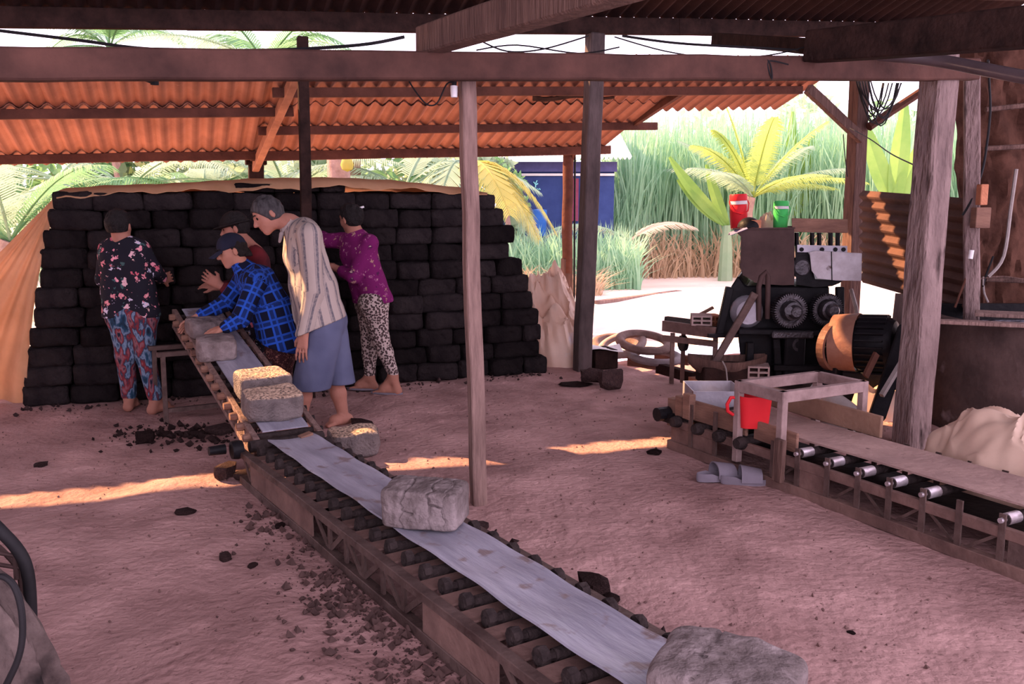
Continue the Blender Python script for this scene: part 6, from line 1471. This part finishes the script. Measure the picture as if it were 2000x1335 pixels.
def bush(px, py, y, rx, rz_, n, m, label, seed, sz=.16, name='bush', cat='bush'):
    r = np.random.default_rng(seed); c = D(px, py, y); V = []; F = []
    for i in range(n):
        d = r.normal(size=3); d /= np.linalg.norm(d); k = r.uniform(.45, 1)**.5; p = np.array(c)+d*np.array([rx, rx*.7, rz_])*k*(1+.3*math.sin(5*d[0]+3*d[2]))
        if p[2] < 0: p[2] = r.uniform(0, .5)
        a = r.normal(size=3); a /= np.linalg.norm(a); b = np.cross(a, r.normal(size=3)); b /= np.linalg.norm(b); s_ = sz*r.uniform(.5, 1.2); q = len(V)
        V += [tuple(p-a*s_), tuple(p+b*s_*.45), tuple(p+a*s_), tuple(p-b*s_*.45)]; F.append((q, q+1, q+2, q+3))
    t = thing(name, Vector((c.x, c.y, -.05)), label, cat, 'bushes and trees beyond the yard')
    mb = MB(); mb.v = V; mb.f = F; mb.build('foliage', m, t)
    mb = MB(); mb.tube([Vector((c.x, c.y, -.1)), Vector((c.x+.1, c.y, c.z*.5)), c], .08, 6, True, [.1, .07, .03]); mb.build('trunk', TRUNK, t, smooth=True)
bush(1275, 360, 24, 1.1, 1.1, 900, BUSHP, 'pale leafy shrub right of the blue house', 1)
bush(1215, 330, 27, 1.3, 1.2, 900, BUSH, 'rounded bush beside the corner of the blue house', 2)
bush(1590, 320, 30, 2.2, 2.2, 1300, BUSHP, 'pale tree behind the banana plants', 3, .22)
bush(1400, 330, 34, 2.6, 2.0, 1200, BUSHP, 'distant pale tree under the cut roof end', 4, .25)
bush(1750, 330, 27, 1.8, 1.7, 1100, BUSH, 'green bush behind the corrugated side sheet', 5, .2)
for i, (x, y_, yy, rx, rz_, m_, lb) in enumerate([(-120, 400, 19, 2.2, 2.0, BUSH, 'dense bush behind the side tarpaulin at the left edge'), (120, 400, 20, 2.2, 2.0, BUSH, 'dense dark bush behind the pale palm'), (330, 400, 20, 2.2, 1.9, PALMD, 'dark bush behind the bright green palm'),
        (560, 395, 19.5, 2.0, 1.8, BUSHP, 'pale bush behind the capped post end'), (760, 395, 19, 1.9, 1.7, BUSH, 'bush behind the two trunks'), (900, 380, 19, 1.6, 1.4, BUSHP, 'pale bush left of the blue house'), (985, 365, 17.5, .5, .5, BUSH, 'small leafy sprig at the corner of the blue house')]):
    bush(x, y_, yy, rx, rz_, 1500 if rx > 1 else 200, m_, lb, 20+i, .2 if rx > 1 else .1)
# the blue house
HY = 19.5
hs = thing('house', D(1080, 440, HY), 'dark blue house with white corrugated roof across the yard', 'house')
BLUE = M('house_blue', (.045, .07, .20), (.03, .048, .15), scale=3, bump=.1); 
hx0, hx1 = D(978, 330, HY).x, D(1200, 330, HY).x; hz = D(1080, 316, HY).z
mb = MB(); mb.box((( hx0+hx1)/2, HY+1.6, hz/2-.05), (hx1-hx0, 3.2, hz+.1)); mb.build('wall', BLUE, hs)
zb = D(1080, 341, HY).z
mb = MB(); mb.bar((hx0, HY-.03, zb), (hx1, HY-.03, zb), .03, .05); mb.build('trim', WHITE, hs)
mb = MB(); mb.box(((hx0+hx1)/2, HY-.05, (hz+zb)/2+.03), (hx1-hx0+.1, .05, hz-zb-.06)); mb.build('fascia', M('house_fascia', (.10, .10, .24), (.07, .07, .18), bump=.1), hs)
mb = MB(); mb.sheet(lambda a, b: Vector((hx0-.3+(hx1-hx0+.6)*a, HY-.5+3.4*b, hz+.06+1.0*b+.03*math.cos(a*2*math.pi*32))), 192, 2, .01); mb.build('roof', M('roof_white', (.80, .78, .80), (.68, .66, .68), bump=.1, rough=.5), hs)
for k, (x0, y0, x1, y1) in enumerate(((1040, 345, 1054, 345), (1054, 345, 1054, 372), (1040, 372, 1054, 372), (1040, 345, 1040, 372))): pass
EM = M('emblem_cyan', (.30, .75, .75), (.25, .65, .68), bump=0)
mb = MB()
for pl in ([(1046, 366), (1046, 358), (1049, 352)], [(1046, 360), (1042, 355)], [(1046, 361), (1051, 358)]): mb.tube([D(x, y, HY-.02) for x, y in pl], .014, 5)
mb.build('emblem', EM, hs, label='small pale cyan plant emblem on the blue wall')
mb = MB(); mb.tube([D(1040+i*1.7, 369+(1.6 if i % 2 else -1.2), HY-.02) for i in range(10)], .011, 5); mb.build('lettering', EM, hs, label='pale scribble below the emblem')
mb = MB(); mb.box(D(1116, 390, HY-.05)+Vector((0, 0, 0)), (.30, .04, .9)); mb.build('door', M('house_door', (.25, .06, .10), (.18, .04, .08), bump=.1), hs)
mb = MB(); mb.lathe(D(1053, 430, 17.5)-Vector((0, 0, .3)), [(0, 0), (.13, 0), (.15, .3), (.15, .5), (0, .52)], 18); mb.build('water_barrel', M('barrel_blue', (.03, .12, .40), (.02, .09, .3), bump=0, rough=.4), None, smooth=True, label='bright blue barrel before the blue house', cat='barrel')
# a plank on the yard
p0, p1 = P(1165, 590, -.02), P(1326, 569, -.02)
mb = MB(); mb.bar(p0, p1, .12, .05, None, 4, .003); mb.build('long_plank', WOODP, None, label='long pinkish plank lying on the sunlit yard', cat='plank')
